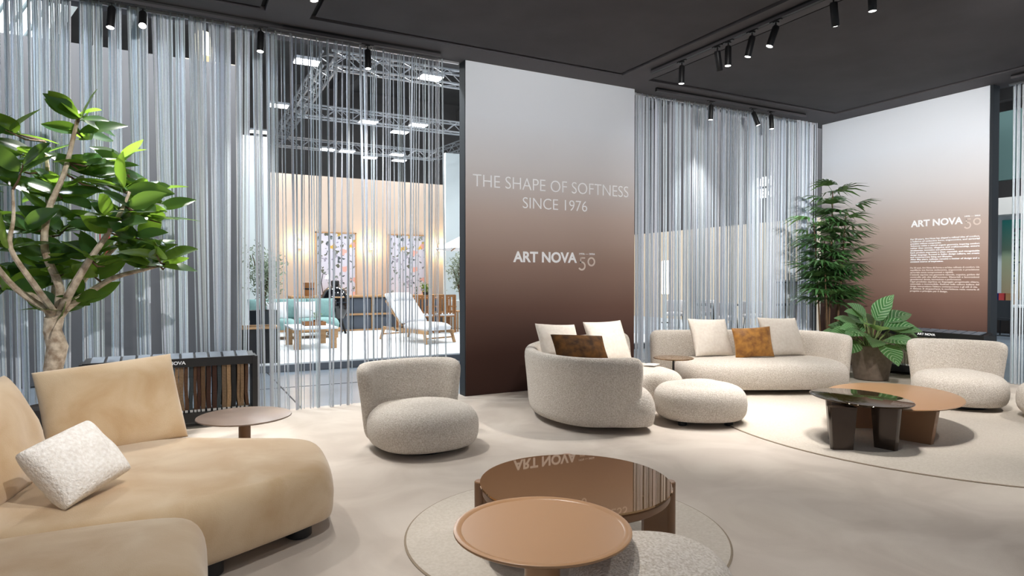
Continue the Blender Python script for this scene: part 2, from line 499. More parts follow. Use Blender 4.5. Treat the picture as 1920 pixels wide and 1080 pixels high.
PARA = [["For 50 years, Art Nova has shaped a refined idea of comfort,", "a balance of seductive form, ergonomics, and sartorial", "precision without compromise.",
 "Advances within a natural organic geometry, inspiring comfort", "rather than excess, elegance and craftsmanship, ensure", "timelessness, innovation and performance.",
 "Each product expresses a clear, essential, and recognisable", "design language. Rooted in Italian design culture, we create", "and contemporary living and lifestyles.",
 "After fifty years, softness remains a matter of design and a", "constant source of inspiration."],
 ["Da 50 anni, Art Nova dà forma a un'idea raffinata di comfort. Un", "equilibrio tra forma seducente, ergonomia e precisione", "sartoriale senza compromessi e rigidità.",
 "L'azienda esprime una geometria naturale, organica, guidata dal", "controllo più che dall'eccesso. Materiali e lavorazioni", "garantiscono durata, innovazione e performance.",
 "Ogni prodotto esprime un linguaggio progettuale chiaro,", "essenziale e riconoscibile. Radicati nella cultura italiana del", "design, interpretiamo l'abitare contemporaneo e gli stili di vita.",
 "A distanza di cinquant'anni, la morbidezza resta materia di", "progetto e principio per il design."]]
for pi, (z0, z1) in enumerate(((2.093, 1.742), (1.646, 1.285))):
    for li, s in enumerate(PARA[pi]):
        short = li in (2, 5, 8, 10)
        w = .98 if not short else .98*min(.98, len(s)/62)
        wall_text(s, 6.016, z0 + (z1 - z0)*li/10, w, .0235, .022, M['white_ink'] if pi == 0 else M['pale_ink'], wr, name='paragraph_line')

# ------------------------------------------------------------------ chain curtains
def curtain(name, lab, a0, a1, fixed, axis, segs, z1=ZC, seed=1, w=.0098, fan=.0):
    r = np.random.default_rng(seed); V = []; F = []; T = []
    x = a0; tri = [(math.cos(t), math.sin(t)) for t in (0, 2*PI/3, 4*PI/3)]
    while x < a1:
        sg = next((s for s in segs if s[0] <= x < s[1]), segs[-1])
        _, _, kmin, kmax, g0, g1, pitch = sg[:7]; sw = sg[7] if len(sg) > 7 else w
        k = int(r.integers(kmin, kmax + 1)); cx = x + k*pitch/2
        pinch = r.uniform(-.02, .55)*fan; drift = r.normal(0, .03)*fan
        for i in range(k):
            xt = x + i*pitch + r.normal(0, pitch*.15)
            xb = xt + (cx - xt)*pinch + drift + r.normal(0, .012)
            y0 = fixed + r.uniform(-.035, .035); ww = sw*r.uniform(.75, 1.25); a = r.uniform(0, 6.28)
            g = r.uniform(.50, .92); t = np.clip(np.array([g*r.uniform(.85, .95), g*.99, g*r.uniform(1.04, 1.14)]), 0, 1)
            base = len(V)
            for (xx, zz) in ((xt, z1), (xt*.55 + xb*.45, z1*.5), (xb, .004)):
                for ca, sa in tri:
                    cc, ss = ca*math.cos(a) - sa*math.sin(a), ca*math.sin(a) + sa*math.cos(a)
                    V.append((xx + cc*ww, y0 + ss*ww, zz) if axis == 'x' else (y0 + ss*ww, xx + cc*ww, zz)); T.append((*t, 1))
            for j in range(2):
                for q in range(3):
                    p, n = base + j*3 + q, base + j*3 + (q+1) % 3
                    F.append((p, n, n + 3, p + 3) if axis == 'x' else (p, p + 3, n + 3, n))
        x += k*pitch + r.uniform(g0, g1)
    me = bpy.data.meshes.new(name); me.from_pydata(V, [], F)
    at = me.color_attributes.new('tint', 'FLOAT_COLOR', 'POINT')
    at.data.foreach_set('color', np.array(T, dtype=np.float32).ravel())
    me.materials.append(M['strand'])
    o = link(name, me); o['kind'] = 'stuff'
    return tag(o, lab, 'curtain')
curtain('chain_curtain', 'silver chain curtain hanging behind the ficus and left of the tall brown panel', -3.2, 3.16, 7.56, 'x',
        [(-9, .35, 6, 18, .010, .070, .0128, .0086), (.35, .95, 4, 11, .015, .06, .0125, .008), (.95, 2.96, 1, 3, .012, .050, .0145, .0066), (2.96, 9, 1, 1, .2, .3, .02)], seed=4, fan=1.0)
curtain('chain_curtain', 'silver chain curtain behind the cream sectional sofa, right of the brown panel', 5.98, 10.02, 7.58, 'x',
        [(-9, 6.9, 3, 7, .010, .03, .0155), (6.9, 99, 4, 11, .006, .018, .0145)], seed=9)
curtain('chain_curtain', 'silver chain curtain at the right edge, past the paragraph wall', 2.2, 4.74, 10.45, 'y',
        [(-9, 99, 3, 8, .015, .05, .014)], seed=12)
for (a, b, l) in (((-3.2, 7.56), (3.2, 7.56), 'curtain rail along the ceiling left of the tall brown panel'), ((5.95, 7.58), (10.05, 7.58), 'curtain rail along the ceiling behind the sectional sofa'), ((10.45, 2.2), (10.45, 4.78), 'curtain rail past the paragraph wall')):
    tag(MB().bar((*a, ZC - .012), (*b, ZC - .012), .03, .024).build('curtain_rail', M['alu']), l, 'rail')

# ------------------------------------------------------------------ track lighting
def track(a, b, lab):
    t = thing('lighting_track', lab, 'light track', (a[0], a[1], ZC - .03))
    d = Vector((b[0] - a[0], b[1] - a[1], 0)); n = Vector((-d.y, d.x, 0)).normalized()
    z = Vector((0, 0, 0))
    MB().bar(z, d, .036, .05).build('rail', M['black'], t)
    for s in (-1, 1):
        MB().bar(z + n*.022*s - Vector((0, 0, .012)), d + n*.022*s - Vector((0, 0, .012)), .006, .03).build('edge_profile', M['beam'], t)
    return t
def spot(x, y, target, lab, watts=None, size=62, lit=True, blend=.7, group=None):
    t = thing('track_spotlight', lab, 'spotlight', (x, y, ZC - .055), 0, group)
    MB().box((0, 0, -.012), (.045, .045, .03)).box((0, 0, -.004), (.03, .14, .018) if abs(x - 5.55) < .1 or abs(x - 1.05) < .1 or abs(x-10.0) < .1 else (.14, .03, .018)).build('adapter', M['black'], t)
    MB().tube([(0, 0, -.02), (0, 0, -.085)], .008, 8).build('stem', M['black'], t)
    d = (Vector(target) - Vector((x, y, ZC - .13))).normalized()
    p = Vector((0, 0, -.075))
    mx = Matrix.Translation(p) @ d.to_track_quat('Z', 'Y').to_matrix().to_4x4()
    b = MB().lathe([(.030, -.012), (.034, 0), (.036, .004), (.036, .205), (.033, .212), (.031, .206)], 20).build('barrel', M['black'], t)
    b.matrix_local = mx
    MB().lathe([(.001, .2068), (.0305, .2068), (.0305, .2075), (.001, .2075)], 20).build('lens', M['lamp'] if lit else M['black'], b)
    if lit:
        ld = bpy.data.lights.new('spot_lamp', 'SPOT'); ld.energy = (watts or 430)*SPOT_K; ld.color = SPOT_COL
        ld.spot_size = R(size); ld.spot_blend = blend; ld.shadow_soft_size = .035
        lo = bpy.data.objects.new('spot_lamp', ld); COL.objects.link(lo); lo.parent = t
        lo.matrix_local = Matrix.Translation(p + d*.222) @ d.to_track_quat('-Z', 'Y').to_matrix().to_4x4()
    return t
track((-2.2, 7.32), (2.86, 7.32), 'black light track along the silver curtain left of the brown panel')
track((6.13, 7.22), (9.31, 7.22), 'black light track in front of the curtain behind the sectional sofa')
track((5.55, 6.62), (5.55, .4), 'black light track running down the ceiling beam toward the viewer')
track((1.05, 6.2), (1.05, -.8), 'black light track on the ceiling beam above the tan sofa, past the top edge')
track((10.0, 4.55), (10.0, .6), 'black light track at the top right corner past the paragraph wall')
# along the left curtain
spot(-.53, 7.32, (-.75, 6.3, 0), 'upright black spotlight farthest left, above the ficus', 900, 60)
spot(-.27, 7.32, (-.25, 4.3, .3), 'tilted black spotlight above the left curtain, second from the left', 330, 55)
spot(.82, 7.32, (.6, 6.6, 0), 'upright black spotlight above the fabric rack end', 380, 62)
spot(1.97, 7.32, (1.97, 6.9, 0), 'upright black spotlight nearest the tall brown panel on the left track', 380, 62)
# in front of the right curtain
spot(7.2, 7.22, (7.1, 7.35, 0), 'upright black spotlight above the mustard cushion', 330, 66, blend=1)
spot(8.1, 7.22, (9.1, 6.3, .4), 'black spotlight tilted right, middle of the three by the right curtain', 420, 55)
spot(8.5, 7.22, (8.55, 7.0, 0), 'upright black spotlight nearest the palm', 170, 60)
# beam over the sectional sofa and tables
spot(5.55, 6.06, (5.4, 6.0, 0), 'upright black spotlight farthest along the central track', 330, 66)
spot(5.55, 5.475, (6.9, 6.0, 0), 'black spotlight aimed away with no lens showing, second along the central track', 360, 60)
spot(5.55, 5.31, (5.4, 5.25, 0), 'upright black spotlight, third along the central track', 280, 66)
spot(5.55, 4.97, (4.9, 5.6, 0), 'black spotlight leaning left, fourth along the central track', 440, 62)
spot(5.55, 4.66, (4.2, 5.2, 0), 'black spotlight leaning left with a glaring lens, fifth along the central track', 480, 64)
spot(5.55, 4.00, (6.6, 4.3, 0), 'black spotlight hanging into the top edge above the right coffee tables', 460, 60)
spot(5.55, 3.62, (5.75, 3.65, 0), 'black spotlight at the top edge of which only the glowing lens shows', 520, 66)
spot(5.55, 2.2, (3.6, 2.4, 0), 'black spotlight added unseen on the central track just past the top edge', 400, 70)  # unseen head added to brighten the near floor
spot(5.55, 2.9, (9.4, 4.6, .4), 'black spotlight added unseen on the central track to brighten the right armchair, past the top edge', 900, 50)  # unseen head added to lift the right armchair
spot(5.55, 1.4, (10.25, 6.3, 2.3), 'black spotlight added unseen on the central track to wash the paragraph wall, past the top edge', 2900, 52, blend=1)  # added washer, out of view, that evens light on the paragraph wall
# beam over the tan sofa; its heads after the first are added unseen
spot(1.05, 5.75, (1.6, 5.5, 0), 'black spotlight just peeking in at the top edge above the round side table', 440, 66)
spot(1.05, 4.6, (.2, 4.3, .3), 'black spotlight added unseen over the tan sofa, past the top edge', 130, 60)  # added fill for the tan sofa
spot(1.05, 3.4, (1.9, 2.4, .3), 'black spotlight added unseen over the front coffee tables, past the top edge', 460, 54)  # added fill for the front tables
spot(1.05, 2.0, (0.2, 3.0, .3), 'black spotlight added unseen over the near sofa seat, past the top edge', 270, 66)  # added fill for the near seat
spot(1.05, .6, (-.45, 4.6, .7), 'black spotlight added unseen nearest the viewer as front fill for the sofa, past the top edge', 900, 33, blend=1)  # added front fill on the tan back cushions
spot(1.05, -.3, (4.5, 7.4, 3.0), 'black spotlight added unseen behind the viewer to wash the brown panel, past the top edge', 1900, 44, blend=1)  # added washer for the upper brown panel, out of view
spot(1.05, 1.3, (-.7, 7.5, 2.4), 'black spotlight added unseen on the sofa track to wash the left curtain, past the top edge', 1200, 55, blend=1)  # added washer that brightens the left curtain strands
spot(5.55, .5, (8.2, 7.5, 2.4), 'black spotlight added unseen nearest the viewer on the central track, to wash the right curtain', 1100, 50, blend=1)  # added washer that brightens the right curtain strands, out of view
spot(10.0, 4.2, (10.2, 3.6, 0), 'black spotlight at the far right edge beside the chain curtain', 380, 62)
spot(10.0, 2.4, (8.6, 3.2, 0), 'black spotlight added unseen on the right track, past the right edge', 480, 66)  # unseen head added as fill on the right side
# ------------------------------------------------------------------ rugs
def rug(lab, c, r):
    t = thing('round_rug', lab, 'rug', (c[0], c[1], 0))
    MB().lathe([(r - .004, .0), (r - .004, .008), (r - .012, .0105), (.02, .0105)], 96).build('pile', M['rug'], t)
    MB().lathe([(r - .010, .0005), (r + .004, .0005), (r + .006, .004), (r, .008), (r - .010, .009)], 96).build('binding', M['rugedge'], t)
rug('large round pale rug under the two oval coffee tables', (7.2, 3.85), 2.40)
rug('small round pale rug under the bronze mirrored coffee table', (2.03, 3.19), .935)

# ------------------------------------------------------------------ cream armchairs and poufs
def lounge_chair(lab, loc, face, z=0):
    """low boucle tub: puffed round seat, curved flaring back; faces compass 'face' (degrees)"""
    t = thing('lounge_chair', lab, 'armchair', (loc[0], loc[1], z), R(face + 90))
    # local: faces -Y
    mb = MB(); puff(mb, superellipse(.475, .47, 2.4, c=(0, -.03)), puff_profile(.045, .415, .10, .20, .03)); mb.build('seat', M['boucle'], t, None)
    pts = catmull([(.40, .16), (.365, .25), (.25, .325), (0, .365), (-.25, .325), (-.365, .25), (-.40, .16)], 6).tolist()
    mb = MB(); slab_sweep(mb, pts[::-1], .15, .07, .735, flare=.085, corner=.13); mb.build('backrest', M['boucle'], t, None)
    MB().lathe([(.30, .0), (.31, .01), (.31, .05)], 32).build('plinth', M['black'], t)
    return t
lounge_chair('cream boucle armchair standing alone between the round side table and brown panel', (1.93, 5.41), -86)
lounge_chair('cream boucle armchair right of the potted philodendron', (8.12, 4.20), -146, .0107)
def pouf(lab, loc, a, b, rot, z1=.42, z=0):
    t = thing('pouf', lab, 'pouf', (loc[0], loc[1], z), R(rot))
    mb = MB(); puff(mb, superellipse(a, b, 2.3), puff_profile(.05, z1, .10, min(.19, a*.42), .035)); mb.build('cushion_body', M['boucle'], t, None)
    for s in (-1, 1):
        for q in (-1, 1):
            MB().lathe([(.04, 0), (.045, .01), (.045, .06)], 16, (s*a*.5, q*b*.5, 0)).build('foot', M['black'], t)
    return t
pouf('oval cream boucle pouf in front of the sectional sofa', (4.86, 5.02), .47, .43, -28, .425)
pouf('cream boucle pouf behind the copper pedestal table, cut by the bottom edge', (1.68, 2.0), .335, .335, -28, .43)
pouf('cream boucle pouf cut off by the right edge of the picture', (8.28, 3.18), .47, .45, 0, .42, .0107)

# ------------------------------------------------------------------ cream sectional sofa
def feet(t, pts, r=.05):
    for x, y in pts: MB().lathe([(r*.8, 0), (r, .012), (r, .095)], 20, (x, y, 0)).build('foot', M['black'], t)
SA = thing('sectional_sofa', 'crescent cream boucle sofa module whose curved back faces the viewer', 'sofa', (4.3, 5.9, 0))
def rel(P, c): return [(x - c[0], y - c[1]) for x, y in P]
seatA = [(4.05, 4.80), (4.22, 5.02), (4.42, 5.48), (4.76, 5.74), (5.08, 5.60), (5.28, 5.70), (5.40, 6.10), (5.44, 6.52), (5.40, 6.92), (5.0, 6.98), (4.4, 6.78), (3.82, 6.30), (3.56, 5.72), (3.54, 5.26), (3.70, 4.93)]
mb = MB(); puff(mb, catmull(rel(seatA, (4.3, 5.9)), 8, True), puff_profile(.06, .425, .05, .13, .02), n=120); mb.build('seat', M['boucle'], SA, None)
backA = catmull(rel([(4.00, 4.93), (3.72, 4.99), (3.48, 5.16), (3.38, 5.50), (3.44, 5.95), (3.74, 6.46), (4.26, 6.88), (4.9, 7.10), (5.62, 7.14)], (4.3, 5.9)), 10)
mb = MB(); slab_sweep(mb, backA[::-1], .17, .06, .735, flare=-.06, corner=.12, n=90); mb.build('backrest', M['boucle'], SA, None)
feet(SA, rel([(3.75, 5.35), (4.05, 5.15), (4.1, 6.3), (4.9, 6.5), (5.3, 6.1)], (4.3, 5.9)), .06)

# second module, laid out on its own axes: x along the seat, y towards the back
SB = thing('sectional_sofa', 'long cream boucle sofa module with mustard cushion and rounded right arm', 'sofa', (6.93, 6.05, .0107), -R(25.5))
seatB = [(-.98, -.32), (-.62, -.47), (0, -.52), (.62, -.49), (1.02, -.36), (1.12, -.02), (1.05, .40), (.85, .55), (0, .58), (-.80, .55), (-1.06, .36), (-1.10, -.02)]
mb = MB(); puff(mb, catmull(seatB, 8, True), puff_profile(.06, .415, .07, .17, .02), n=120); mb.build('seat', M['boucle'], SB, None)
backB = catmull([(1.02, -.26), (1.05, .0), (1.01, .36), (.82, .60), (.4, .68), (-.3, .69), (-.9, .68), (-1.30, .66)], 10)
mb = MB(); slab_sweep(mb, backB[::-1], .17, .06, .735, flare=.06, corner=.12, n=90); mb.build('backrest', M['boucle'], SB, None)
feet(SB, [(-.8, -.25), (.8, -.25), (-.8, .4), (.8, .4)], .06)
CG = 'cream square back cushions on the sectional sofa'
cushion('back_cushion', 'cream square cushion leaning behind the dark brown cushion', M['linen'], (3.78, 6.05, .755), -82, 26, .56, .50, .17, roll=-4, seed=3, group=CG)
cushion('back_cushion', 'cream square cushion in front of the brown panel, right of the dark brown cushion', M['linen'], (4.80, 6.55, .695), -84, 24, .63, .56, .19, roll=0, seed=4, group=CG)
cushion('scatter_cushion', 'dark brown velvet cushion resting on the curved sofa back', M['brownvelvet'], (3.83, 5.72, .735), -96, 38, .62, .36, .17, roll=-4, seed=5)
def onB(x, y, z):
    c, s = math.cos(-R(25.5)), math.sin(-R(25.5)); return (6.93 + x*c - y*s, 6.05 + x*s + y*c, z)
cushion('back_cushion', 'cream square cushion left of the mustard cushion', M['linen'], onB(-.56, .30, .675), -98, 24, .62, .55, .19, roll=-2, seed=6, group=CG)
cushion('back_cushion', 'cream square cushion right of the mustard cushion', M['linen'], onB(.44, .30, .685), -98, 24, .66, .56, .19, roll=-2, seed=7, group=CG)
cushion('scatter_cushion', 'mustard velvet cushion between two cream cushions', M['mustard'], onB(-.05, .10, .625), -118, 16, .53, .42, .16, roll=3, seed=8)
# little glass table between the modules
t = thing('side_table', 'small round smoked glass table between the two sofa modules', 'side table', (5.56, 6.20, 0))
MB().lathe([(.005, .482), (.245, .482), (.252, .487), (.245, .494), (.005, .494)], 48).build('table_top', M['bronze_glass'], t)
MB().tube([(0, 0, .01), (0, 0, .482)], .014, 12).build('stem', M['black'], t)
MB().lathe([(.15, 0), (.15, .008), (.02, .014)], 32).build('base', M['black'], t)
tag(MB().box((0, 0, 0), (.19, .14, .006), Matrix.Rotation(.5, 3, 'Z')).build('booklet', mat('paper', srgb(236, 232, 224), .8)), 'white booklet lying on the sofa seat under the glass table', 'booklet').location = (5.12, 6.10, .445)

# ------------------------------------------------------------------ tan velour sofa
SL = thing('velour_sofa', 'tan velour corner sofa filling the lower left corner', 'sofa', (-.2, 3.9, 0))
oL = (-.2, 3.9)
def seg_seat(P, z1, name='seat', prof=None):
    mb = MB(); puff(mb, catmull(rel(P, oL), 8, True), prof or puff_profile(.085, z1, .025, .115, .02), n=110); return mb.build(name, M['velour'], SL, None)
seg_seat([(.10, 3.42), (.50, 3.62), (.74, 3.76), (.81, 3.82), (.835, 3.92), (.865, 4.28), (.865, 4.48), (.80, 4.57), (.62, 4.66), (.30, 4.82), (-.05, 5.02), (-.50, 4.92), (-.86, 4.60), (-.98, 4.1), (-.95, 3.55), (-.60, 3.36), (-.20, 3.34)], .435)
seg_seat([(.06, 2.50), (.10, 2.80), (.115, 3.16), (.10, 3.26), (.04, 3.31), (-.25, 3.36), (-.62, 3.37), (-.93, 3.32), (-1.00, 2.9), (-.95, 2.45), (-.45, 2.36)], .45)
mb = MB(); slab_sweep(mb, catmull(rel([(-.06, 5.20), (-.40, 5.18), (-.82, 5.0), (-1.10, 4.55), (-1.22, 3.9), (-1.24, 3.2), (-1.2, 2.4)], oL), 8), .16, .07, .52, flare=.0, corner=.12, n=70); mb.build('backrest', M['velour'], SL, None)
feet(SL, rel([(.62, 3.85), (.13, 3.55), (.6, 4.5), (-.6, 4.7), (-.85, 3.7), (-.1, 2.7)], oL), .075)
TG = 'tan velour back cushions'
def tancush(lab, loc, az, lean, w, h, t, roll, seed):
    cushion('back_cushion', lab, M['velour'], loc, az, lean, w, h, t, roll, TG, p=.36, pull=.03, wr=.011, seed=seed)
tancush('tan velour back cushion in front of the fabric rack', (-.365, 4.90, .66), -73, 22, .80, .60, .28, 4, 11)
tancush('tan velour back cushion behind the white boucle cushion', (-.82, 4.02, .68), -13, 22, .78, .58, .25, 2, 12)
tancush('tan velour back cushion of which only a sliver shows at the left edge', (-.90, 3.02, .68), 6, 20, .78, .58, .25, 0, 13)
cushion('scatter_cushion', 'white boucle cushion on the tan sofa', M['whitefur'], (-.435, 3.73, .600), -46, 40, .39, .335, .20, roll=13, seed=14, p=.27, pull=.02, wr=.012)

# ------------------------------------------------------------------ tables
t = thing('side_table', 'round taupe side table on a single stem beside the tan sofa', 'side table', (.47, 5.42, 0))
MB().lathe([(.02, .400), (.335, .404), (.352, .412), (.350, .419), (.345, .421), (.02, .421)], 64).build('table_top', M['taupe'], t)
MB().tube([(0, 0, .01), (0, 0, .405)], .045, 20).build('stem', M['copper_leg'], t)
MB().lathe([(.17, 0), (.17, .01), (.05, .018)], 40).build('base', M['copper_leg'], t)

t = thing('coffee_table', 'large round coffee table with a bronze mirrored glass top on four legs', 'coffee table', (1.893, 2.878, .0107))
MB().lathe([(.02, .335), (.485, .335), (.50, .345), (.50, .375), (.49, .385), (.02, .385)], 72).build('apron', M['copper_leg'], t)
MB().lathe([(.02, .386), (.508, .386), (.513, .391), (.510, .398), (.02, .399)], 72).build('glass_top', M['bronze_glass'], t)
for a in (-118, -28, 62, 152):
    ca, sa = math.cos(R(a)), math.sin(R(a))
    mb = MB()
    for q in (0, 1):
        c = (.505*ca if q else .40*ca, .505*sa if q else .40*sa, 0)
        if q: mb.lathe([(.034, .0), (.036, .003), (.036, .392), (.032, .397)], 18, c)
    mb.box((.435*ca, .435*sa, .165), (.14, .066, .33), Matrix.Rotation(R(a), 3, 'Z'))
    mb.build('leg', M['copper_leg'], t)
t = thing('coffee_table', 'copper pedestal table with a dished round top nearest the viewer', 'coffee table', (1.298, 2.21, 0))
MB().lathe([(.03, .462), (.27, .466), (.342, .482), (.357, .492), (.356, .499), (.348, .502), (.328, .4985), (.325, .496), (.01, .496)], 80).build('table_top', M['copper'], t)
MB().tube([(0, 0, .012), (0, 0, .466)], .072, 32).build('stem', M['copper'], t)
MB().lathe([(.21, 0), (.21, .010), (.08, .02)], 48).build('base', M['copper_leg'], t)

def oval_top(t, a, b, z0, z1, m, nm='table_top'):
    P = superellipse(1, 1, 2.0, 72); mb = MB()
    mb.lathe([(.02, z0), (.90, z0 + .002), (.985, z0 + .35*(z1 - z0)), (1.0, z0 + .7*(z1 - z0)), (.992, z1 - .002), (.98, z1), (.02, z1)], 72, (0,0,0), a, b)
    return mb.build(nm, m, t)
def slab_leg(t, c, ang, wt, wb, th, h, m):
    """tapered slab: wide under the top, narrower at the floor"""
    mb = MB(); vs = []
    for z, w, k in ((0, wb, th), (h, wt, th*1.25)):
        for x, y in ((-w/2, -k/2), (w/2, -k/2), (w/2 + .012, 0), (w/2, k/2), (-w/2, k/2), (-w/2 - .012, 0)):
            vs.append((c[0] + x*math.cos(ang) - y*math.sin(ang), c[1] + x*math.sin(ang) + y*math.cos(ang), z))
    mb.add(vs, [tuple(reversed(range(6))), tuple(range(6, 12))] + [(i, (i+1) % 6, (i+1) % 6 + 6, i + 6) for i in range(6)])
    mb.build('leg', m, t)
t = thing('coffee_table', 'smoked glass oval coffee table on dark slab legs, right of the pouf', 'coffee table', (5.52, 3.684, .0107), R(-105))
oval_top(t, .49, .37, .385, .402, M['dark_glass'], 'glass_top')
oval_top(t, .20, .15, .373, .385, M['dark_leg'], 'under_frame')
def loc2(x, y, c, a):
    dx, dy = x - c[0], y - c[1]; return (dx*math.cos(-a) - dy*math.sin(-a), dx*math.sin(-a) + dy*math.cos(-a))
cD, aD = (5.52, 3.684), R(-105)
for (x, y), ang in (((5.12, 3.58), R(-31)), ((5.48, 3.41), R(-80)), ((5.40, 3.80), R(-20))):
    slab_leg(t, loc2(x, y, cD, aD), ang - aD, .22, .165, .075, .37, M['dark_leg'])
t = thing('coffee_table', 'lower copper oval coffee table overlapped by the smoked glass one', 'coffee table', (6.32, 3.87, .0107), R(-153))
oval_top(t, .80, .60, .300, .325, M['copper'])
cC, aC = (6.32, 3.87), R(-153)
for (x, y), ang in (((5.96, 3.43), R(-76)), ((6.03, 4.02), R(-35)), ((6.80, 4.15), R(40))):
    slab_leg(t, loc2(x, y, cC, aC), ang - aC, .34, .25, .085, .305, M['copper_leg'])
# ------------------------------------------------------------------ fabric sample racks
ORD = ['', 'first'] + ['%d%s' % (k, {1: 'st', 2: 'nd', 3: 'rd'}.get(k % 10, 'th') if k not in (11, 12, 13) else 'th') for k in range(2, 60)]
def sample_rack(lab, sw_lab, group, origin, rz, L, cols, names, seed, textpos, xmin):
    """black stand, x along its length; fabric swatches hang under a sloped beam with label tiles"""
    r = random.Random(seed)
    t = thing('sample_rack', lab, 'display rack', origin, rz)
    for s in (0, 1):
        MB().box((s*L, 0, .345), (.05, .30, .69)).build('end_panel', M['black'], t)
    bm_ = MB().box((L/2, -.12, .655), (L, .04, .085)).build('top_beam', M['black'], t)
    MB().box((L/2, .02, .69), (L, .26, .012), Matrix.Rotation(R(10), 3, 'X')).build('top_shelf', M['black'], t)
    MB().box((L/2, 0, .10), (L, .28, .10)).build('bottom_rail', M['black'], t)
    n = 11
    for k in range(n):
        x = .05 + (L - .1)*(k + .5)/n
        MB().box((x, .0, .708), ((L - .1)/n - .022, .20, .012), Matrix.Rotation(R(10), 3, 'X')).build('label_tile', M['tile'], t)
    tm = text_mesh('lettering', 'ART NOVA', .1, M['white_ink'], bold=.03, width=.26)
    o = link('lettering', tm, bm_); o.matrix_local = Matrix.Translation((textpos, -.1412, .642)) @ Matrix.Rotation(PI/2, 4, 'X') @ Matrix.Scale(.45, 4, (0, 1, 0))
    mx = Matrix.Translation(origin) @ Matrix.Rotation(rz, 4, 'Z')
    x = L - .06; count = 0
    while x > xmin:
        w = r.uniform(.028, .05); ci = r.randrange(len(cols)); c = cols[ci]; x -= w; count += 1
        nz = 6; vs = []; fs = []; ph = r.uniform(0, 6); am = r.uniform(.001, .006)
        for j in range(nz + 1):
            z = .615 - .44*j/nz; dx = am*math.sin(ph + j*1.1)*j/nz*1.6
            for (px, py) in ((-w/2*.9, -.10), (w/2*.9, -.10), (w/2*.9, .11), (-w/2*.9, .11)):
                vs.append((px + dx, py + r.uniform(-.003, .003), z))
        for j in range(nz):
            for q in range(4): a, b = j*4 + q, j*4 + (q+1) % 4; fs.append((a, a+4, b+4, b))
        fs += [(0, 1, 2, 3), tuple(nz*4 + q for q in (3, 2, 1, 0))]
        e = tag(empty('fabric_swatch'), '%s fabric swatch, %s from the %s end of the rack %s' % (names[ci], ORD[count], 'right', sw_lab), 'fabric swatch', group); e.matrix_world = mx @ Matrix.Translation((x + w/2, 0, 0))
        mb = MB(); mb.add(vs, fs); mb.build('cloth', c, e)
        MB().box((0, -.02, .160), (w*.7, .15, .028)).build('paper_tag', M['tagpaper'], e)
        x -= r.choice((.0005, .001, .002, .008))
    return t
M['tile'] = mat('label_tile', srgb(96, 104, 114), .4)
M['tagpaper'] = mat('paper_tag', srgb(226, 224, 220), .7)
def cloth(i, c): return mat('swatch_cloth_%d' % i, srgb(*c), .9, var=.18, vscale=60)
DK = [cloth(i, c) for i, c in enumerate([(112, 92, 70), (140, 112, 82), (60, 36, 26), (52, 60, 64), (150, 122, 90), (96, 72, 50), (30, 30, 30), (128, 104, 78), (84, 58, 40)])]
LT = [cloth(i + 20, c) for i, c in enumerate([(196, 186, 166), (176, 164, 142), (150, 136, 112), (208, 200, 184), (120, 108, 88), (186, 176, 158)])]
sample_rack('black fabric sample rack behind the tan sofa', 'behind the tan sofa', 'swatches in the rack behind the tan sofa', (-.78, 7.26, 0), 0, 1.50, DK, ['taupe', 'tan', 'dark maroon', 'blue-grey', 'camel', 'brown', 'black', 'khaki brown', 'chestnut'], 3, .60, .45)
sample_rack('black fabric sample rack behind the philodendron pot', 'behind the philodendron', 'swatches in the rack behind the philodendron pot', (10.06, 6.33, 0), -PI/2, 1.50, LT, ['ivory beige', 'sand', 'olive beige', 'pale ivory', 'dark olive', 'linen beige'], 5, .62, .05)

# ------------------------------------------------------------------ plants
def leaf_mesh(name, L, W, m, nv=8, nu=4, fold=.25, curl=.25, peak=.85, stalk=.0):
    vs = []; fs = []; uvs = []
    for j in range(nv + 1):
        v = j/nv; w = W*max(.02, math.sin(PI*min(1, v**peak*.985 + .012)))**.85
        y = L*(v - .10*curl*v*v); zc = -curl*L*.35*v*v
        for i in range(nu + 1):
            u = -1 + 2*i/nu
            vs.append((u*w, stalk + y, zc + fold*abs(u)*w)); uvs.append((u, v))
    for j in range(nv):
        for i in range(nu):
            a = j*(nu+1) + i; fs.append((a, a+1, a+nu+2, a+nu+1))
    if stalk:
        o = len(vs); vs += [(-.003, 0, 0), (.003, 0, 0), (.003, stalk + .02, .002), (-.003, stalk + .02, .002)]; uvs += [(0, 0)]*4; fs.append((o, o+1, o+2, o+3))
    me = bpy.data.meshes.new(name); me.from_pydata(vs, [], fs)
    ul = me.uv_layers.new(name='UVMap')
    for lp in me.loops: ul.data[lp.index].uv = uvs[lp.vertex_index]
    me.polygons.foreach_set('use_smooth', [True]*len(me.polygons)); me.materials.append(m)
    return me
def leaf_matrix(p, d, up, s=1.0):
    d = Vector(d).normalized(); up = Vector(up)
    x = d.cross(up).normalized(); n = x.cross(d)
    return Matrix.Translation(p) @ Matrix((x, d, n)).transposed().to_4x4() @ Matrix.Scale(s, 4)
CR = Vector((math.cos(R(27.7)), -math.sin(R(27.7)), 0)); CF = Vector((math.sin(R(27.7)), math.cos(R(27.7)), 0))

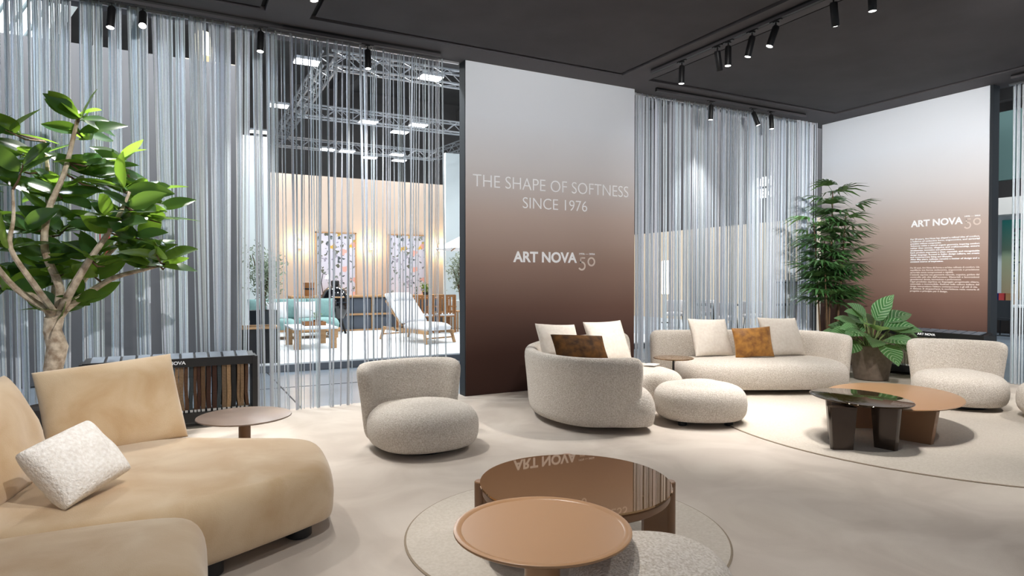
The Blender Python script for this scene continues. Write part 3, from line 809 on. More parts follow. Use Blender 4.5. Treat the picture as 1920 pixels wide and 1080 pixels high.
def ficus():
    base = Vector((-.945, 6.82, 0)); r = random.Random(21)
    t = thing('ficus_tree', 'tall ficus tree with glossy oval leaves behind the tan sofa', 'tree', base)
    def P(px, py, dd=0):                          # lateral / height spread of the crown, metres from the stem
        return CR*((px - 100)*(.0041 if px > 100 else .00467)) + CF*dd + Vector((0, 0, 1.5 + (521 - py)*.00467))
    mb = MB().lathe([(.17, 0), (.20, .02), (.235, .36), (.225, .38), (.21, .36), (.05, .35)], 36); mb.build('pot', M['darkpot'], t)
    tr = MB(); tr.tube([(0, 0, .3), (.01, 0, .55), tuple(P(97, 690)), tuple(P(106, 650)), tuple(P(96, 620)), tuple(P(100, 596))], [.09, .085, .074, .082, .070, .074], 12); tr.build('trunk', M['bark'], t)
    tips = []
    def branch(pts, r0):
        n = len(pts); Q = [P(*p) for p in pts]
        Q = [Vector(q) for q in catmull3(Q, 4)]
        MB().tube(Q, [r0*(1 - .72*i/(len(Q)-1)) for i in range(len(Q))], 8).build('branch', M['bark'], t)
        return Q
    def catmull3(Q, n):
        return [tuple(q) for q in catmull([tuple(q) for q in Q], n)]
    B = [
        [(98, 600), (80, 570), (40, 545), (-5, 525, -.1), (-60, 480, -.1)],
        [(100, 598), (88, 540, .1), (78, 480, .15), (60, 400, .2), (75, 320, .1), (70, 262, .1)],
        [(104, 598), (112, 540), (108, 470, -.15), (125, 400, -.2), (150, 330, -.15), (165, 250, -.1), (172, 225, -.1)],
        [(108, 596), (130, 575), (165, 545, .1), (215, 520, .1), (280, 505, .1), (330, 495, .05)],
        [(112, 590), (150, 550, -.1), (200, 500, -.2), (240, 450, -.2), (275, 400, -.2), (285, 365, -.15)],
        [(100, 590), (70, 540, -.25), (40, 480, -.35), (15, 420, -.35), (-30, 340, -.3)],
        [(106, 590), (120, 520, .3), (190, 440, .4), (225, 380, .4), (210, 330, .4)],
        [(104, 590), (110, 530, -.3), (95, 470, -.45), (110, 420, -.5), (100, 370, -.45)],
    ]
    QS = [branch(b, .040 if i < 5 else .030) for i, b in enumerate(B)]
    kinds = [leaf_mesh('leaf', .29, .064, M['ficus'], fold=.22, curl=.18), leaf_mesh('leaf', .31, .068, M['ficus'], fold=.12, curl=.45), leaf_mesh('leaf', .25, .062, M['ficus'], fold=.3, curl=.05)]
    C = [(5, 232), (-30, 300), (40, 290), (70, 262), (150, 215), (185, 232), (165, 255), (200, 275), (215, 310), (165, 300), (105, 320), (55, 345), (10, 360), (95, 370), (140, 375), (180, 350),
         (20, 420), (60, 400), (115, 425), (160, 410), (200, 395), (240, 350), (275, 350), (290, 385), (250, 400), (315, 400), (340, 420), (300, 430), (260, 445), (225, 430), (330, 455), (350, 480), (320, 500), (290, 485),
         (30, 470), (75, 465), (130, 480), (0, 500), (110, 510), (60, 500), (140, 555), (-40, 430), (60, 530), (110, 575), (30, 520), (150, 460), (230, 500), (80, 430), (180, 330), (120, 350), (40, 320), (165, 495), (205, 475), (-20, 540)]
    allq = [q for Q in QS for q in Q[3:]]
    for ci, (px, py) in enumerate(C):
        c = P(px, py, r.uniform(-.38, .30))
        q = min(allq, key=lambda z: (z - c).length)
        ax = (c - q); ax = ax.normalized() if ax.length > .02 else Vector((0, 0, 1))
        mid = (q + c)/2 + Vector((0, 0, -.03))
        MB().tube([q, mid, c], [.011, .008, .004], 6).build('twig', M['stem'], t)
        nl = r.choice((5, 6, 6)); ph = r.uniform(0, 6.28)
        for k in range(nl):
            a = ph + k*2.4; rad = CR*math.cos(a) + CF*math.sin(a)
            d = rad*1.0 + Vector((0, 0, r.uniform(-.15, .65))) + ax*.35
            pos = c - ax*(.02 + .03*k)
            up = Vector((0, 0, r.uniform(.25, 1))) - CF*r.uniform(-.3, 1.2) + CR*r.uniform(-.6, .6)
            link('leaf', r.choice(kinds), t).matrix_local = leaf_matrix(pos, d, up, r.uniform(.92, 1.36))
ficus()

def palm():
    r = random.Random(5); base = Vector((9.36, 6.79, 0))
    t = thing('lady_palm', 'tall slender palm with fan leaves in the corner behind the philodendron', 'plant', base)
    MB().lathe([(.16, 0), (.19, .02), (.25, .42), (.24, .44), (.22, .41), (.05, .40)], 36).build('pot', M['darkpot'], t)
    def frond(n, L):
        vs = []; fs = []
        for i in range(n):
            a = R(-78 + 156*i/(n - 1)); l = L*(.72 + .28*math.cos(a)); w = .021
            for v, ww, z in ((0, .25, 0), (.3, 1, .02), (.65, .9, .0), (1, .12, -.07)):
                for s in (-1, 1):
                    x, y = s*w*ww, .16 + l*v
                    vs.append((x*math.cos(a) + (y - .16)*math.sin(a), .16 + (y - .16)*math.cos(a) - x*math.sin(a), z - .16*l*v*v + abs(s)*0))
            b = i*8
            for j in range(3): fs.append((b + 2*j, b + 2*j + 1, b + 2*j + 3, b + 2*j + 2))
        o = len(vs); vs += [(-.004, 0, 0), (.004, 0, 0), (.004, .165, .004), (-.004, .165, .004)]; fs.append((o, o+1, o+2, o+3))
        me = bpy.data.meshes.new('frond'); me.from_pydata(vs, [], fs); me.materials.append(M['palm']); return me
    K = [frond(9, .34), frond(9, .31), frond(8, .37)]
    stems = [((0, 0), (.06, .02), 2.9), ((-.10, .05), (-.22, .06), 2.4), ((.10, -.04), (.24, -.05), 2.55), ((.02, .1), (.02, .2), 2.1), ((-.05, -.08), (-.15, -.16), 1.75), ((.07, .06), (.28, .1), 1.6)]
    for (a, b, h) in stems:
        p0 = CR*a[0] + CF*a[1] + Vector((0, 0, .4)); p1 = CR*b[0] + CF*b[1] + Vector((0, 0, h))
        MB().tube([p0, (p0 + p1)/2 + Vector((.02, .01, 0)), p1], [.016, .013, .008], 8).build('stem', M['stem'], t)
        z = 1.02 + r.uniform(0, .1); k = 0
        while z < h + .05:
            f = (z - .4)/(h - .4); p = p0.lerp(p1, min(1, f)); a_ = k*2.4 + r.uniform(-.4, .4)
            d = CR*math.cos(a_) + CF*math.sin(a_) + Vector((0, 0, r.uniform(.15, .75)))
            link('frond', r.choice(K), t).matrix_local = leaf_matrix(p, d, (0, 0, 1), r.uniform(.85, 1.15))
            z += r.uniform(.042, .066); k += 1
palm()

def philodendron():
    r = random.Random(8)
    t = thing('philodendron', 'broad-leaved philodendron in a taupe pot between sofa and armchair', 'plant', (9.10, 5.90, 0))
    MB().lathe([(.20, 0), (.225, .012), (.30, .45), (.315, .50), (.305, .515), (.285, .50), (.275, .46), (.02, .455)], 56).build('pot', M['pot'], t)
    MB().lathe([(.27, .455), (.27, .47), (.12, .482), (.02, .485)], 32).build('soil', M['soil'], t)
    K = [leaf_mesh('leaf', .36, .128, M['philo'], 12, 6, fold=.22, curl=.35, peak=.72), leaf_mesh('leaf', .31, .12, M['philo'], 12, 6, fold=.32, curl=.15, peak=.70), leaf_mesh('leaf', .40, .138, M['philo'], 12, 6, fold=.15, curl=.55, peak=.74)]
    LV = []
    for k in range(40):
        a = k*2.39996; f = math.sqrt((k + .5)/40)
        LV.append((f*.74*math.cos(a), 1.18 - .52*f + r.uniform(-.06, .06), math.cos(a), .75 - 1.05*f + r.uniform(-.2, .2), f*.42*math.sin(a)))
    for i, (x, z, dx, dz, dd) in enumerate(LV):
        b = CR*(x*.55) + CF*(dd*.8) + Vector((0, 0, z - .12))
        d = CR*dx + CF*(dd*1.6 + r.uniform(-.2, .2)) + Vector((0, 0, dz))
        MB().tube([CR*(x*.15) + CF*dd*.2 + Vector((0, 0, .46)), CR*(x*.3) + CF*dd*.4 + Vector((0, 0, .46 + (z - .58)*.55)), b], [.010, .008, .006], 6).build('stalk', M['stalk'], t)
        up = Vector((-CF.x*.55, -CF.y*.55, 1)) + CR*r.uniform(-.3, .3)
        link('leaf', K[i % 3], t).matrix_local = leaf_matrix(b, d, up, r.uniform(.95, 1.3))
M['stalk'] = mat('green_stalk', srgb(96, 110, 60), .6)
philodendron()
# ------------------------------------------------------------------ neighbouring stand seen through the left curtain
M['peach'] = mat('peach_wall', srgb(202, 181, 164), .8)
M['hallgrey'] = mat('grey_hall_wall', srgb(88, 87, 89), .8, var=.04, vscale=2)
M['palewall'] = mat('pale_wall', srgb(205, 214, 216), .8)
M['whitefloor'] = mat('white_platform', srgb(226, 230, 232), .6)
M['platedge'] = mat('platform_edge', srgb(96, 100, 106), .6)
M['oak'] = mat('pale_oak', srgb(186, 148, 106), .55, col2=srgb(168, 128, 88), vscale=4, stretch=(2, 2, 14))
M['darkoak'] = mat('warm_oak', srgb(158, 108, 62), .55, col2=srgb(136, 90, 50), vscale=4, stretch=(2, 2, 14))
M['slate'] = mat('slate_front', srgb(74, 82, 94), .5)
M['teal'] = mat('aqua_fabric', srgb(126, 160, 158), .9, var=.06, vscale=20)
M['white_fab'] = mat('white_fabric', srgb(232, 232, 234), .9)
M['gloss_black'] = mat('gloss_black_ceramic', srgb(14, 16, 20), .12, coat=.5)
M['hall_dark'] = mat('dark_hall', srgb(150, 145, 141), .9, var=.15, vscale=.4)
M['glow'] = mat('warm_glow', (1, .9, .7), .4, emit=(1, .80, .50), strength=10)
st = structure(MB().box((5.6, 14.4, .03), (9.4, 6.8, .14)).build('floor_platform', M['whitefloor']))
MB().box((5.6, 10.985, .02), (9.4, .03, .11)).build('platform_edge', M['platedge'], st)
structure(MB().box((4.6, 17.62, 2.12), (5.1, .14, 4.2)).build('wall_peach', M['peach']))
structure(MB().box((1.62, 17.55, 2.55), (1.06, .16, 5.1)).build('wall_pale', M['palewall']))
structure(MB().box((8.6, 17.1, 2.5), (3.6, .2, 5.1)).build('wall_white', M['palewall']))
gw = structure(MB().box((-3.2, 11.1, 2.42), (8.2, .2, 4.84)).build('wall_grey', M['hallgrey']))
structure(MB().box((.55, 11.9, 2.5), (.9, .2, 5.2)).build('wall_beige', mat('beige_grey_wall', srgb(190, 182, 170), .8)))
# hall envelope
structure(MB().box((8, 38, 6), (90, .3, 13)).build('wall_far', M['hall_dark']))
structure(MB().box((46, 14, 6), (.3, 60, 13)).build('wall_side', M['hall_dark']))
hc = structure(MB().box((8, 24, 12.6), (90, 30, .3)).build('ceiling_hall', M['hall_dark']))
for k in range(9):
    MB().bar((-24 + 8*k, 9.5, 11.6), (-24 + 8*k, 38, 11.6), .35, .9).build('roof_beam', M['hall_dark'], hc)
tag(MB().box((0, 0, 0), (.30, .05, .62)).box((0, -.03, 0), (.24, .02, .54)).build('wall_box', mat('red_box', srgb(150, 22, 34), .4)), 'dark red box on the grey wall glimpsed through the ficus', 'wall box').location = (-.93, 10.97, 2.06)
# white roof-like canopy and lamp above the grey wall, far left
o = MB(); 
for k in range(7): o.box((-2.9 + .22*k, 11.6, 5.35 - .01*k), (.15, .5, .9), Matrix.Rotation(R(28), 3, 'Y'))
tag(o.build('slatted_canopy', M['palewall']), 'white slatted canopy above the grey wall at the top left corner', 'canopy')
t = thing('shade_lamp', 'cream shade lamp hanging beyond the left curtain near the ceiling', 'lamp', (.40, 11.3, 0))
MB().lathe([(.10, 5.38), (.17, 4.98), (.165, 4.98), (.095, 5.38)], 24).build('lamp_shade', mat('cream_shade', srgb(232, 222, 190), .7, emit=(1, .9, .7), strength=.35), t)
MB().tube([(0, 0, 5.36), (0, 0, 7.5)], .006, 6).build('cord', M['black'], t)

def truss(a, b, lab, s=.30):
    a, b = Vector(a), Vector(b); t = thing('lighting_truss', lab, 'truss', a)
    d = b - a; L = d.length; u = d.normalized(); n = Vector((-u.y, u.x, 0)); z = Vector((0, 0, 1)); h = s/2
    for q in (-1, 1):
        for w in (-1, 1):
            MB().tube([n*h*q + z*h*w, d + n*h*q + z*h*w], .026, 8).build('chord', M['alu'], t)
    mb = MB(); k = max(2, round(L/.36))
    for i in range(k):
        p0, p1 = u*(L*i/k), u*(L*(i+1)/k); sg = 1 if i % 2 else -1
        for q in (-1, 1):
            mb.bar(p0 + n*h*q + z*h*sg, p1 + n*h*q - z*h*sg, .016); mb.bar(p0 + z*h*q + n*h*sg, p1 + z*h*q - n*h*sg, .016)
    o = mb.build('lacing', M['alu'], t); o['kind'] = 'stuff'
ZT = 6.0
for a, b, l in (((2.85, 13.5), (2.95, 22.3), 'aluminium truss slanting away along the left of the peach stand'), ((2.85, 13.5), (9.0, 13.5), 'nearest aluminium cross truss above the neighbouring stand'),
                ((2.9, 17.9), (9.6, 17.9), 'middle aluminium cross truss above the neighbouring stand'), ((2.95, 22.3), (8.5, 22.3), 'farthest aluminium cross truss above the neighbouring stand'),
                ((8.45, 22.3), (9.2, 15.0), 'aluminium truss slanting toward the tall brown panel edge')):
    truss((*a, ZT), (*b, ZT), l)
def hall_light(x, y, z, lab, w=.50, watts=None, d=.34):
    t = thing('hall_light', lab, 'hall light', (x, y, z), 0, 'bright panel lights over the hall')
    MB().box((0, 0, .045), (w, d, .06)).build('housing', M['alu'], t)
    MB().tube([(0, 0, .07), (0, 0, 12.46 - z)], .006, 6).build('hanger', M['black'], t)
    MB().box((0, 0, .008), (w*.92, d*.92, .012)).build('diffuser', M['led'], t)
    ld = bpy.data.lights.new('panel_lamp', 'AREA'); ld.shape = 'RECTANGLE'; ld.size = w; ld.size_y = d; ld.energy = watts or HALL_W; ld.color = (.92, .97, 1)
    lo = bpy.data.objects.new('panel_lamp', ld); COL.objects.link(lo); lo.parent = t; lo.location = (0, 0, -.012)
HL = [(2.35, 13.3, 'left of the truss corner'), (2.3, 17.0, 'left of the slanting truss, upper'), (2.2, 20.3, 'left of the slanting truss, lower'), (4.9, 13.1, 'under the nearest cross truss'), (4.75, 17.6, 'on the middle cross truss, left'), (5.9, 18.4, 'on the middle cross truss, right'),
      (6.1, 17.3, 'below the middle cross truss near the panel'), (4.55, 22.0, 'on the farthest cross truss, first'), (5.2, 22.0, 'on the farthest cross truss, second'), (6.2, 22.8, 'on the farthest cross truss, third'), (6.9, 21.8, 'on the farthest cross truss, fourth'), (7.3, 22.85, 'on the farthest cross truss, fifth')]
for i, (x, y, l) in enumerate(HL): hall_light(x, y, 5.80, 'bright white panel light ' + l)
for x, y, l in ((9.5, 27.2, 'far beyond the trusses, first'), (10.1, 27.4, 'far beyond the trusses, second'), (10.5, 28.4, 'far beyond the trusses, third')): hall_light(x, y, 5.3, 'bright white panel light ' + l, watts=50)
for x, y, l in ((13.2, 12.5, 'added unseen over the stand behind the sectional sofa, nearer'), (13.6, 16.5, 'added unseen over the stand behind the sectional sofa, farther'), (18.5, 9.2, 'added unseen over the stand past the paragraph wall'), (0.5, 9.4, 'added unseen over the aisle behind the left curtain'), (-2.2, 9.3, 'added unseen over the aisle behind the ficus')):
    hall_light(x, y, 9.2 if x > 12 else 6.4, 'bright white panel light ' + l, .6, 420 if x > 12 else 220)  # panels out of view, added to light the side stands and aisle

# counter along the peach wall
t = thing('counter', 'oak framed counter with slate fronts along the peach wall', 'counter', (2.6, 17.2, .1))
MB().box((2.05, 0, .905), (4.15, .62, .05)).build('worktop', M['oak'], t)
for k in range(5):
    MB().box((.02 + 1.02*k, -.28, .44), (.06, .06, .88)).build('post', M['oak'], t)
for k in range(4):
    for j, (z, h) in enumerate(((.66, .40), (.22, .36))):
        for q in range(2):
            MB().box((.29 + 1.02*k + .48*q, -.24, z), (.46, .03, h)).build('front_panel', M['slate'], t)
MB().box((2.05, -.28, .435), (4.1, .05, .05)).build('mid_rail', M['oak'], t); MB().box((2.05, -.28, .02), (4.1, .05, .04)).build('plinth_rail', M['oak'], t)
MB().box((2.05, .1, .44), (4.05, .4, .86)).build('carcass', M['slate'], t)
# wall pictures
def floral():
    m = bpy.data.materials.new('floral_print'); m.use_nodes = True; nt = m.node_tree; N = nt.nodes; b = N['Principled BSDF']; b.inputs['Roughness'].default_value = .7
    tc0 = N.new('ShaderNodeTexCoord'); nz = N.new('ShaderNodeTexNoise'); nz.inputs['Scale'].default_value = 9; nt.links.new(tc0.outputs['Object'], nz.inputs['Vector'])
    vm = N.new('ShaderNodeVectorMath'); vm.operation = 'MULTIPLY_ADD'; vm.inputs[1].default_value = (.22, 0, .22); nt.links.new(nz.outputs['Color'], vm.inputs[0]); nt.links.new(tc0.outputs['Object'], vm.inputs[2])
    def layer(prev, scale, thr, cols, seed):
        mp = N.new('ShaderNodeMapping'); mp.inputs['Location'].default_value = (seed, 0, seed*.7); nt.links.new(vm.outputs[0], mp.inputs[0])
        vo = N.new('ShaderNodeTexVoronoi'); vo.inputs['Scale'].default_value = scale; nt.links.new(mp.outputs[0], vo.inputs['Vector'])
        lt = N.new('ShaderNodeMath'); lt.operation = 'LESS_THAN'; lt.inputs[1].default_value = thr; nt.links.new(vo.outputs['Distance'], lt.inputs[0])
        sx = N.new('ShaderNodeSeparateColor'); nt.links.new(vo.outputs['Color'], sx.inputs[0])
        rp = N.new('ShaderNodeValToRGB'); rp.color_ramp.interpolation = 'CONSTANT'
        el = rp.color_ramp.elements; el[0].color = (*cols[0], 1); el[1].position = 1/len(cols); el[1].color = (*cols[1], 1)
        for i, c in enumerate(cols[2:]): e = el.new((i + 2)/len(cols)); e.color = (*c, 1)
        nt.links.new(sx.outputs[0], rp.inputs[0])
        mx = N.new('ShaderNodeMix'); mx.data_type = 'RGBA'; nt.links.new(lt.outputs[0], mx.inputs[0])
        if prev is None: mx.inputs[6].default_value = (*srgb(206, 204, 218), 1)
        else: nt.links.new(prev, mx.inputs[6])
        nt.links.new(rp.outputs[0], mx.inputs[7]); return mx.outputs[2]
    a = layer(None, 9.5, .40, [srgb(74, 84, 90), srgb(120, 130, 128), srgb(150, 146, 164), srgb(96, 98, 84)], 1.3)
    c = layer(a, 4.2, .36, [srgb(206, 204, 218), srgb(214, 170, 70), srgb(214, 120, 96), srgb(226, 170, 160), srgb(206, 204, 218), srgb(200, 170, 90)], 4.1)
    nt.links.new(c, b.inputs['Base Color']); return m
M['floral'] = floral()
for x, l in ((3.83, 'floral wall panel left, above the black ceramic grill'), (5.82, 'floral wall panel right, above the white sun lounger')):
    t = thing('floral_panel', l, 'picture', (x, 17.52, 1.85), 0, 'floral panels on the peach wall')
    MB().box((0, 0, 0), (1.04, .03, 1.70)).build('print', M['floral'], t)
    for s in (-1, 1):
        MB().box((s*.53, -.01, 0), (.03, .05, 1.76)).build('frame_side', M['oak'], t)
        MB().box((0, -.01, s*.865), (1.09, .05, .03)).build('frame_rail', M['oak'], t)
for x, l in ((2.88, 'left of the first floral panel'), (4.77, 'between the floral panels'), (6.80, 'right of the second floral panel')):
    t = thing('wall_sconce', 'small glowing wall sconce ' + l, 'wall lamp', (x, 17.50, 2.37))
    MB().box((0, 0, 0), (.07, .06, .16)).build('body', M['oak'], t)
    for s in (-1, 1): MB().lathe([(.03, 0), (.03, .012)], 16, (0, -.03, s*.085 - .006)).build('glow_disc', M['glow'], t)
    ld = bpy.data.lights.new('sconce_lamp', 'POINT'); ld.energy = 16; ld.color = (1, .78, .48); ld.shadow_soft_size = .05
    lo = bpy.data.objects.new('sconce_lamp', ld); COL.objects.link(lo); lo.parent = t; lo.location = (0, -.12, 0)
# kettle grill, bucket, shade lamp on the counter
t = thing('ceramic_grill', 'egg-shaped black ceramic grill beside the aqua sofa', 'grill', (3.55, 16.35, .1))
MB().lathe([(.10, .35), (.22, .38), (.33, .56), (.36, .74), (.35, .78)], 40).build('bowl', M['gloss_black'], t)
lid = MB().lathe([(.355, .80), (.35, .90), (.28, 1.08), (.16, 1.18), (.10, 1.20)], 40).build('lid', M['gloss_black'], t)
MB().lathe([(.09, 1.20), (.10, 1.22), (.10, 1.32), (.07, 1.34)], 24).build('chimney_cap', M['black'], lid)
MB().tube([(-.14, -.36, .92), (0, -.42, .92), (.14, -.36, .92)], .018, 8).build('handle', M['oak'], lid)
for a in (45, 135, 225, 315): MB().bar((.16*math.cos(R(a)), .16*math.sin(R(a)), .40), (.30*math.cos(R(a)), .30*math.sin(R(a)), 0), .04).build('leg', M['black'], t)
t = thing('wood_planter', 'small wooden bucket on the counter left of the grill', 'bucket', (3.05, 17.15, 1.035))
MB().lathe([(.11, 0), (.14, .34), (.125, .34), (.10, .02)], 20).build('staves', M['darkoak'], t); MB().lathe([(.128, .16), (.134, .18), (.13, .20), (.126, .2)], 20).build('hoop', M['black'], t)
t = thing('table_lamp', 'black arched lamp on the counter next to the wooden bucket', 'lamp', (3.42, 17.2, 1.03))
MB().lathe([(.09, 0), (.09, .02), (.012, .03)], 20).build('base', M['black'], t); MB().tube([(0, 0, .02), (-.04, 0, .35), (.0, 0, .58), (.10, 0, .56)], .010, 8).build('arm', M['black'], t)
MB().lathe([(.02, .56), (.09, .44), (.085, .44), (.015, .55)], 20, (.12, 0, 0)).build('shade', M['white_fab'], t)
# aqua sofa
t = thing('outdoor_sofa', 'aqua outdoor sofa on an oak base behind the left curtain', 'sofa', (2.45, 15.6, .1))
MB().box((0, 0, .20), (1.95, .86, .06)).build('base_frame', M['oak'], t)
for sx in (-.88, .88):
    for sy in (-.36, .36): MB().box((sx, sy, .085), (.07, .07, .17)).build('leg', M['oak'], t)
def soft(c, s, name, m, t, r=.06):
    mb = MB(); P = superellipse(s[0]/2, s[1]/2, 7, 40, (c[0], c[1])); puff(mb, P, puff_profile(c[2] - s[2]/2, c[2] + s[2]/2, .02, .07, .01), 40); return mb.build(name, m, t, None)
for x in (-.49, .49): soft((x, -.02, .34), (.97, .86, .24), 'seat_cushion', M['teal'], t)
for x in (-.66, 0, .66):
    o = link('back_cushion', pillow_mesh('back_cushion', .66, .50, .2, M['teal'], .3, .03), t); o.matrix_local = facing((x, .30, .66), -90, 15)
for x, l in ((2.06, 'white cushion on the aqua sofa behind the olive tree'), (2.72, 'white cushion in the middle of the aqua sofa')):
    cushion('scatter_cushion', l, M['white_fab'], (x, 15.68, .74), -90, 18, .46, .42, .14)
# coffee table and tray
t = thing('outdoor_table', 'oak coffee table with a pale top in front of the aqua sofa', 'table', (2.43, 13.5, .1))
MB().box((0, 0, .405), (.86, 1.20, .035)).build('table_top', M['whitefloor'], t)
for s in (-1, 1):
    for q in (-1, 1): MB().box((s*.34, q*.53, .195), (.13, .10, .39)).build('leg', M['oak'], t)
t = thing('serving_tray', 'wooden tray on the oak coffee table', 'tray', (2.52, 13.6, .523))
MB().box((0, 0, .012), (.42, .34, .02)).build('tray_base', M['darkoak'], t)
for s in (-1, 1): MB().box((s*.20, 0, .045), (.02, .34, .06)).build('rim', M['darkoak'], t); MB().box((0, s*.165, .045), (.42, .02, .06)).build('rim', M['darkoak'], t)
def bush(name, lab, loc, trunk, spread, h, n, leaf, group=None, seed=1, pot=None, m='olive', parent_pot=True):
    r = np.random.default_rng(seed); t = thing(name, lab, 'plant', loc, 0, group)
    if pot: MB().lathe([(pot[0]*.75, 0), (pot[0], .02), (pot[0]*1.1, pot[1]), (pot[0], pot[1]), (pot[0]*.9, pot[1] - .04), (.02, pot[1] - .05)], 28).build('pot', pot[2], t)
    z0 = pot[1] - .05 if pot else 0; tips = []
    for k in range(7):
        a = r.uniform(0, 6.28); e = (spread*.65*math.cos(a)*r.uniform(.2, 1), spread*.65*math.sin(a)*r.uniform(.2, 1), h*r.uniform(.7, .97))
        mid = (e[0]*.35, e[1]*.35, z0 + (e[2] - z0)*.55)
        MB().tube([(0, 0, z0), (e[0]*.1, e[1]*.1, z0 + (e[2] - z0)*.3), mid, e], [trunk, trunk*.8, trunk*.5, trunk*.2], 6).build('branch', M['stem'], t); tips += [mid, e, tuple((np.array(mid) + e)/2)]
    V = []; F = []
    for i in range(n):
        c = np.array(tips[int(r.integers(len(tips)))]) + r.normal(0, spread*.20, 3)
        d = r.normal(0, 1, 3); d /= np.linalg.norm(d); s_ = np.cross(d, r.normal(0, 1, 3)); s_ /= np.linalg.norm(s_); l = leaf*r.uniform(.7, 1.2); b = len(V)
        V += [tuple(c), tuple(c + d*l*.5 + s_*l*.16), tuple(c + d*l), tuple(c + d*l*.5 - s_*l*.16)]; F.append((b, b+1, b+2, b+3))
    mb = MB(); mb.add(V, F); o = mb.build('foliage', M[m], t, None); o['kind'] = 'stuff'
    return t
bush('herb_pot', 'little green plant standing in the wooden tray', (2.56, 13.58, .547), .004, .12, .26, 110, .05, pot=(.05, .09, M['darkoak']), seed=3, m='philo')
# olive tree in a tall planter box at the front left
t = thing('planter_box', 'black planter box with an oak rim at the platform corner', 'planter', (1.20, 11.35, .1))
for x, y, sx, sy in ((0, -.26, .56, .03), (0, .26, .56, .03), (-.27, 0, .03, .54), (.27, 0, .03, .54)): MB().box((x, y, .29), (sx, sy, .56)).build('side', M['black'], t)
for x, y, sx, sy in ((0, -.27, .62, .05), (0, .27, .62, .05), (-.285, 0, .05, .6), (.285, 0, .05, .6)): MB().box((x, y, .585), (sx, sy, .03)).build('rim', M['oak'], t)
bush('olive_tree', 'slender olive tree left of the aqua sofa', (1.55, 13.7, .1), .035, .62, 2.05, 1500, .09, seed=8, pot=(.24, .75, M['softblack']))
# sun lounger
t = thing('sun_lounger', 'white cushioned oak sun lounger right of the aqua sofa', 'sun lounger', (4.74, 13.65, .1), R(-74))
# local x = head(-)/foot(+), length about 1.7
for s in (-1, 1):
    MB().bar((-.80, s*.34, .26), (.92, s*.34, .24), .05, .07).build('side_rail', M['oak'], t)
    MB().bar((-.74, s*.36, .26), (-.84, s*.38, 0), .05).build('leg', M['oak'], t); MB().bar((.82, s*.36, .24), (.90, s*.38, 0), .05).build('leg', M['oak'], t)
    MB().bar((-.10, s*.30, .33), (-.74, s*.30, .88), .04).build('back_rail', M['oak'], t)
MB().bar((-.80, -.34, .12), (-.80, .34, .12), .03).build('stretcher', M['oak'], t); MB().bar((.87, -.34, .12), (.87, .34, .12), .03).build('stretcher', M['oak'], t)
MB().bar((-.5, -.36, .44), (-.18, -.38, .22), .02).build('back_strut', M['black'], t)
soft((.42, 0, .36), (1.06, .66, .15), 'seat_mattress', M['white_fab'], t)
o = link('back_mattress', pillow_mesh('back_mattress', .68, .92, .17, M['white_fab'], .18, .01, .002), t); o.matrix_local = facing((-.40, 0, .72), 0, 48)
o = link('head_pillow', pillow_mesh('head_pillow', .56, .24, .13, M['white_fab'], .35, .03, .002), t); o.matrix_local = facing((-.55, 0, .97), 0, 48)
# oak dining set further right
t = thing('dining_table', 'oak dining table behind the sun lounger', 'table', (5.80, 16.2, .1))
MB().box((0, 0, .86), (1.3, .8, .04)).build('table_top', M['darkoak'], t)
for s in (-1, 1):
    for q in (-1, 1): MB().box((s*.58, q*.32, .42), (.07, .07, .84)).build('leg', M['darkoak'], t)
for x, y, l in ((5.55, 15.45, 'slatted oak chair just behind the sun lounger'), (6.13, 15.45, 'slatted oak chair nearest the white wall')):
    t = thing('garden_chair', l, 'chair', (x, y, .1), PI, 'slatted oak chairs at the dining table')
    for s in (-1, 1):
        MB().box((s*.22, -.2, .33), (.045, .045, .66)).build('leg', M['darkoak'], t); MB().box((s*.22, .2, .48), (.045, .045, .96)).build('leg', M['darkoak'], t)
        MB().box((s*.22, 0, .66), (.06, .46, .03)).build('arm', M['darkoak'], t)
    MB().box((0, 0, .42), (.46, .44, .03)).build('seat', M['darkoak'], t); MB().box((0, 0, .455), (.43, .42, .05)).build('seat_pad', M['white_fab'], t)
    for k in range(5): MB().box((-.17 + .085*k, .2, .70), (.04, .02, .46)).build('back_slat', M['darkoak'], t)
    MB().box((0, .2, .94), (.46, .03, .06)).build('top_rail', M['darkoak'], t)
bush('potted_herb', 'dark green plant on the oak dining table', (5.9, 16.2, 1.0), .006, .16, .34, 160, .08, pot=(.07, .12, M['darkpot']), seed=5, m='ficus')
t = thing('parasol', 'white parasol edge beside the tall brown panel', 'parasol', (6.75, 14.2, .1))
MB().tube([(0, 0, 0), (0, 0, 2.95)], .025, 10).build('pole', M['oak'], t)
mb = MB(); vs = [(0, 0, 2.75)] + [(1.25*math.cos(2*PI*k/8 + .4), 1.25*math.sin(2*PI*k/8 + .4), 2.10) for k in range(8)]
mb.add(vs + [(x, y, z - .012) for x, y, z in vs], [(0, 1 + k, 1 + (k+1) % 8) for k in range(8)] + [(9, 10 + (k+1) % 8, 10 + k) for k in range(8)] + [(1 + k, 10 + k, 10 + (k+1) % 8, 1 + (k+1) % 8) for k in range(8)]); mb.build('canopy', M['white_fab'], t)
for k in range(8): MB().bar((0, 0, 2.70), (1.22*math.cos(2*PI*k/8 + .4), 1.22*math.sin(2*PI*k/8 + .4), 2.09), .018).build('rib', M['oak'], t)
bush('olive_tree', 'potted olive tree right of the lounger beside the white wall', (6.95, 16.3, .1), .03, .42, 2.15, 900, .09, seed=14, pot=(.26, .78, M['palewall']))
t = thing('plant_stand', 'low oak plant table below the right olive tree', 'stand', (6.75, 15.6, .1))
MB().box((0, 0, .52), (.6, .5, .03)).build('top', M['oak'], t)
for s in (-1, 1):
    for q in (-1, 1): MB().box((s*.27, q*.22, .25), (.03, .03, .5)).build('leg', M['oak'], t)

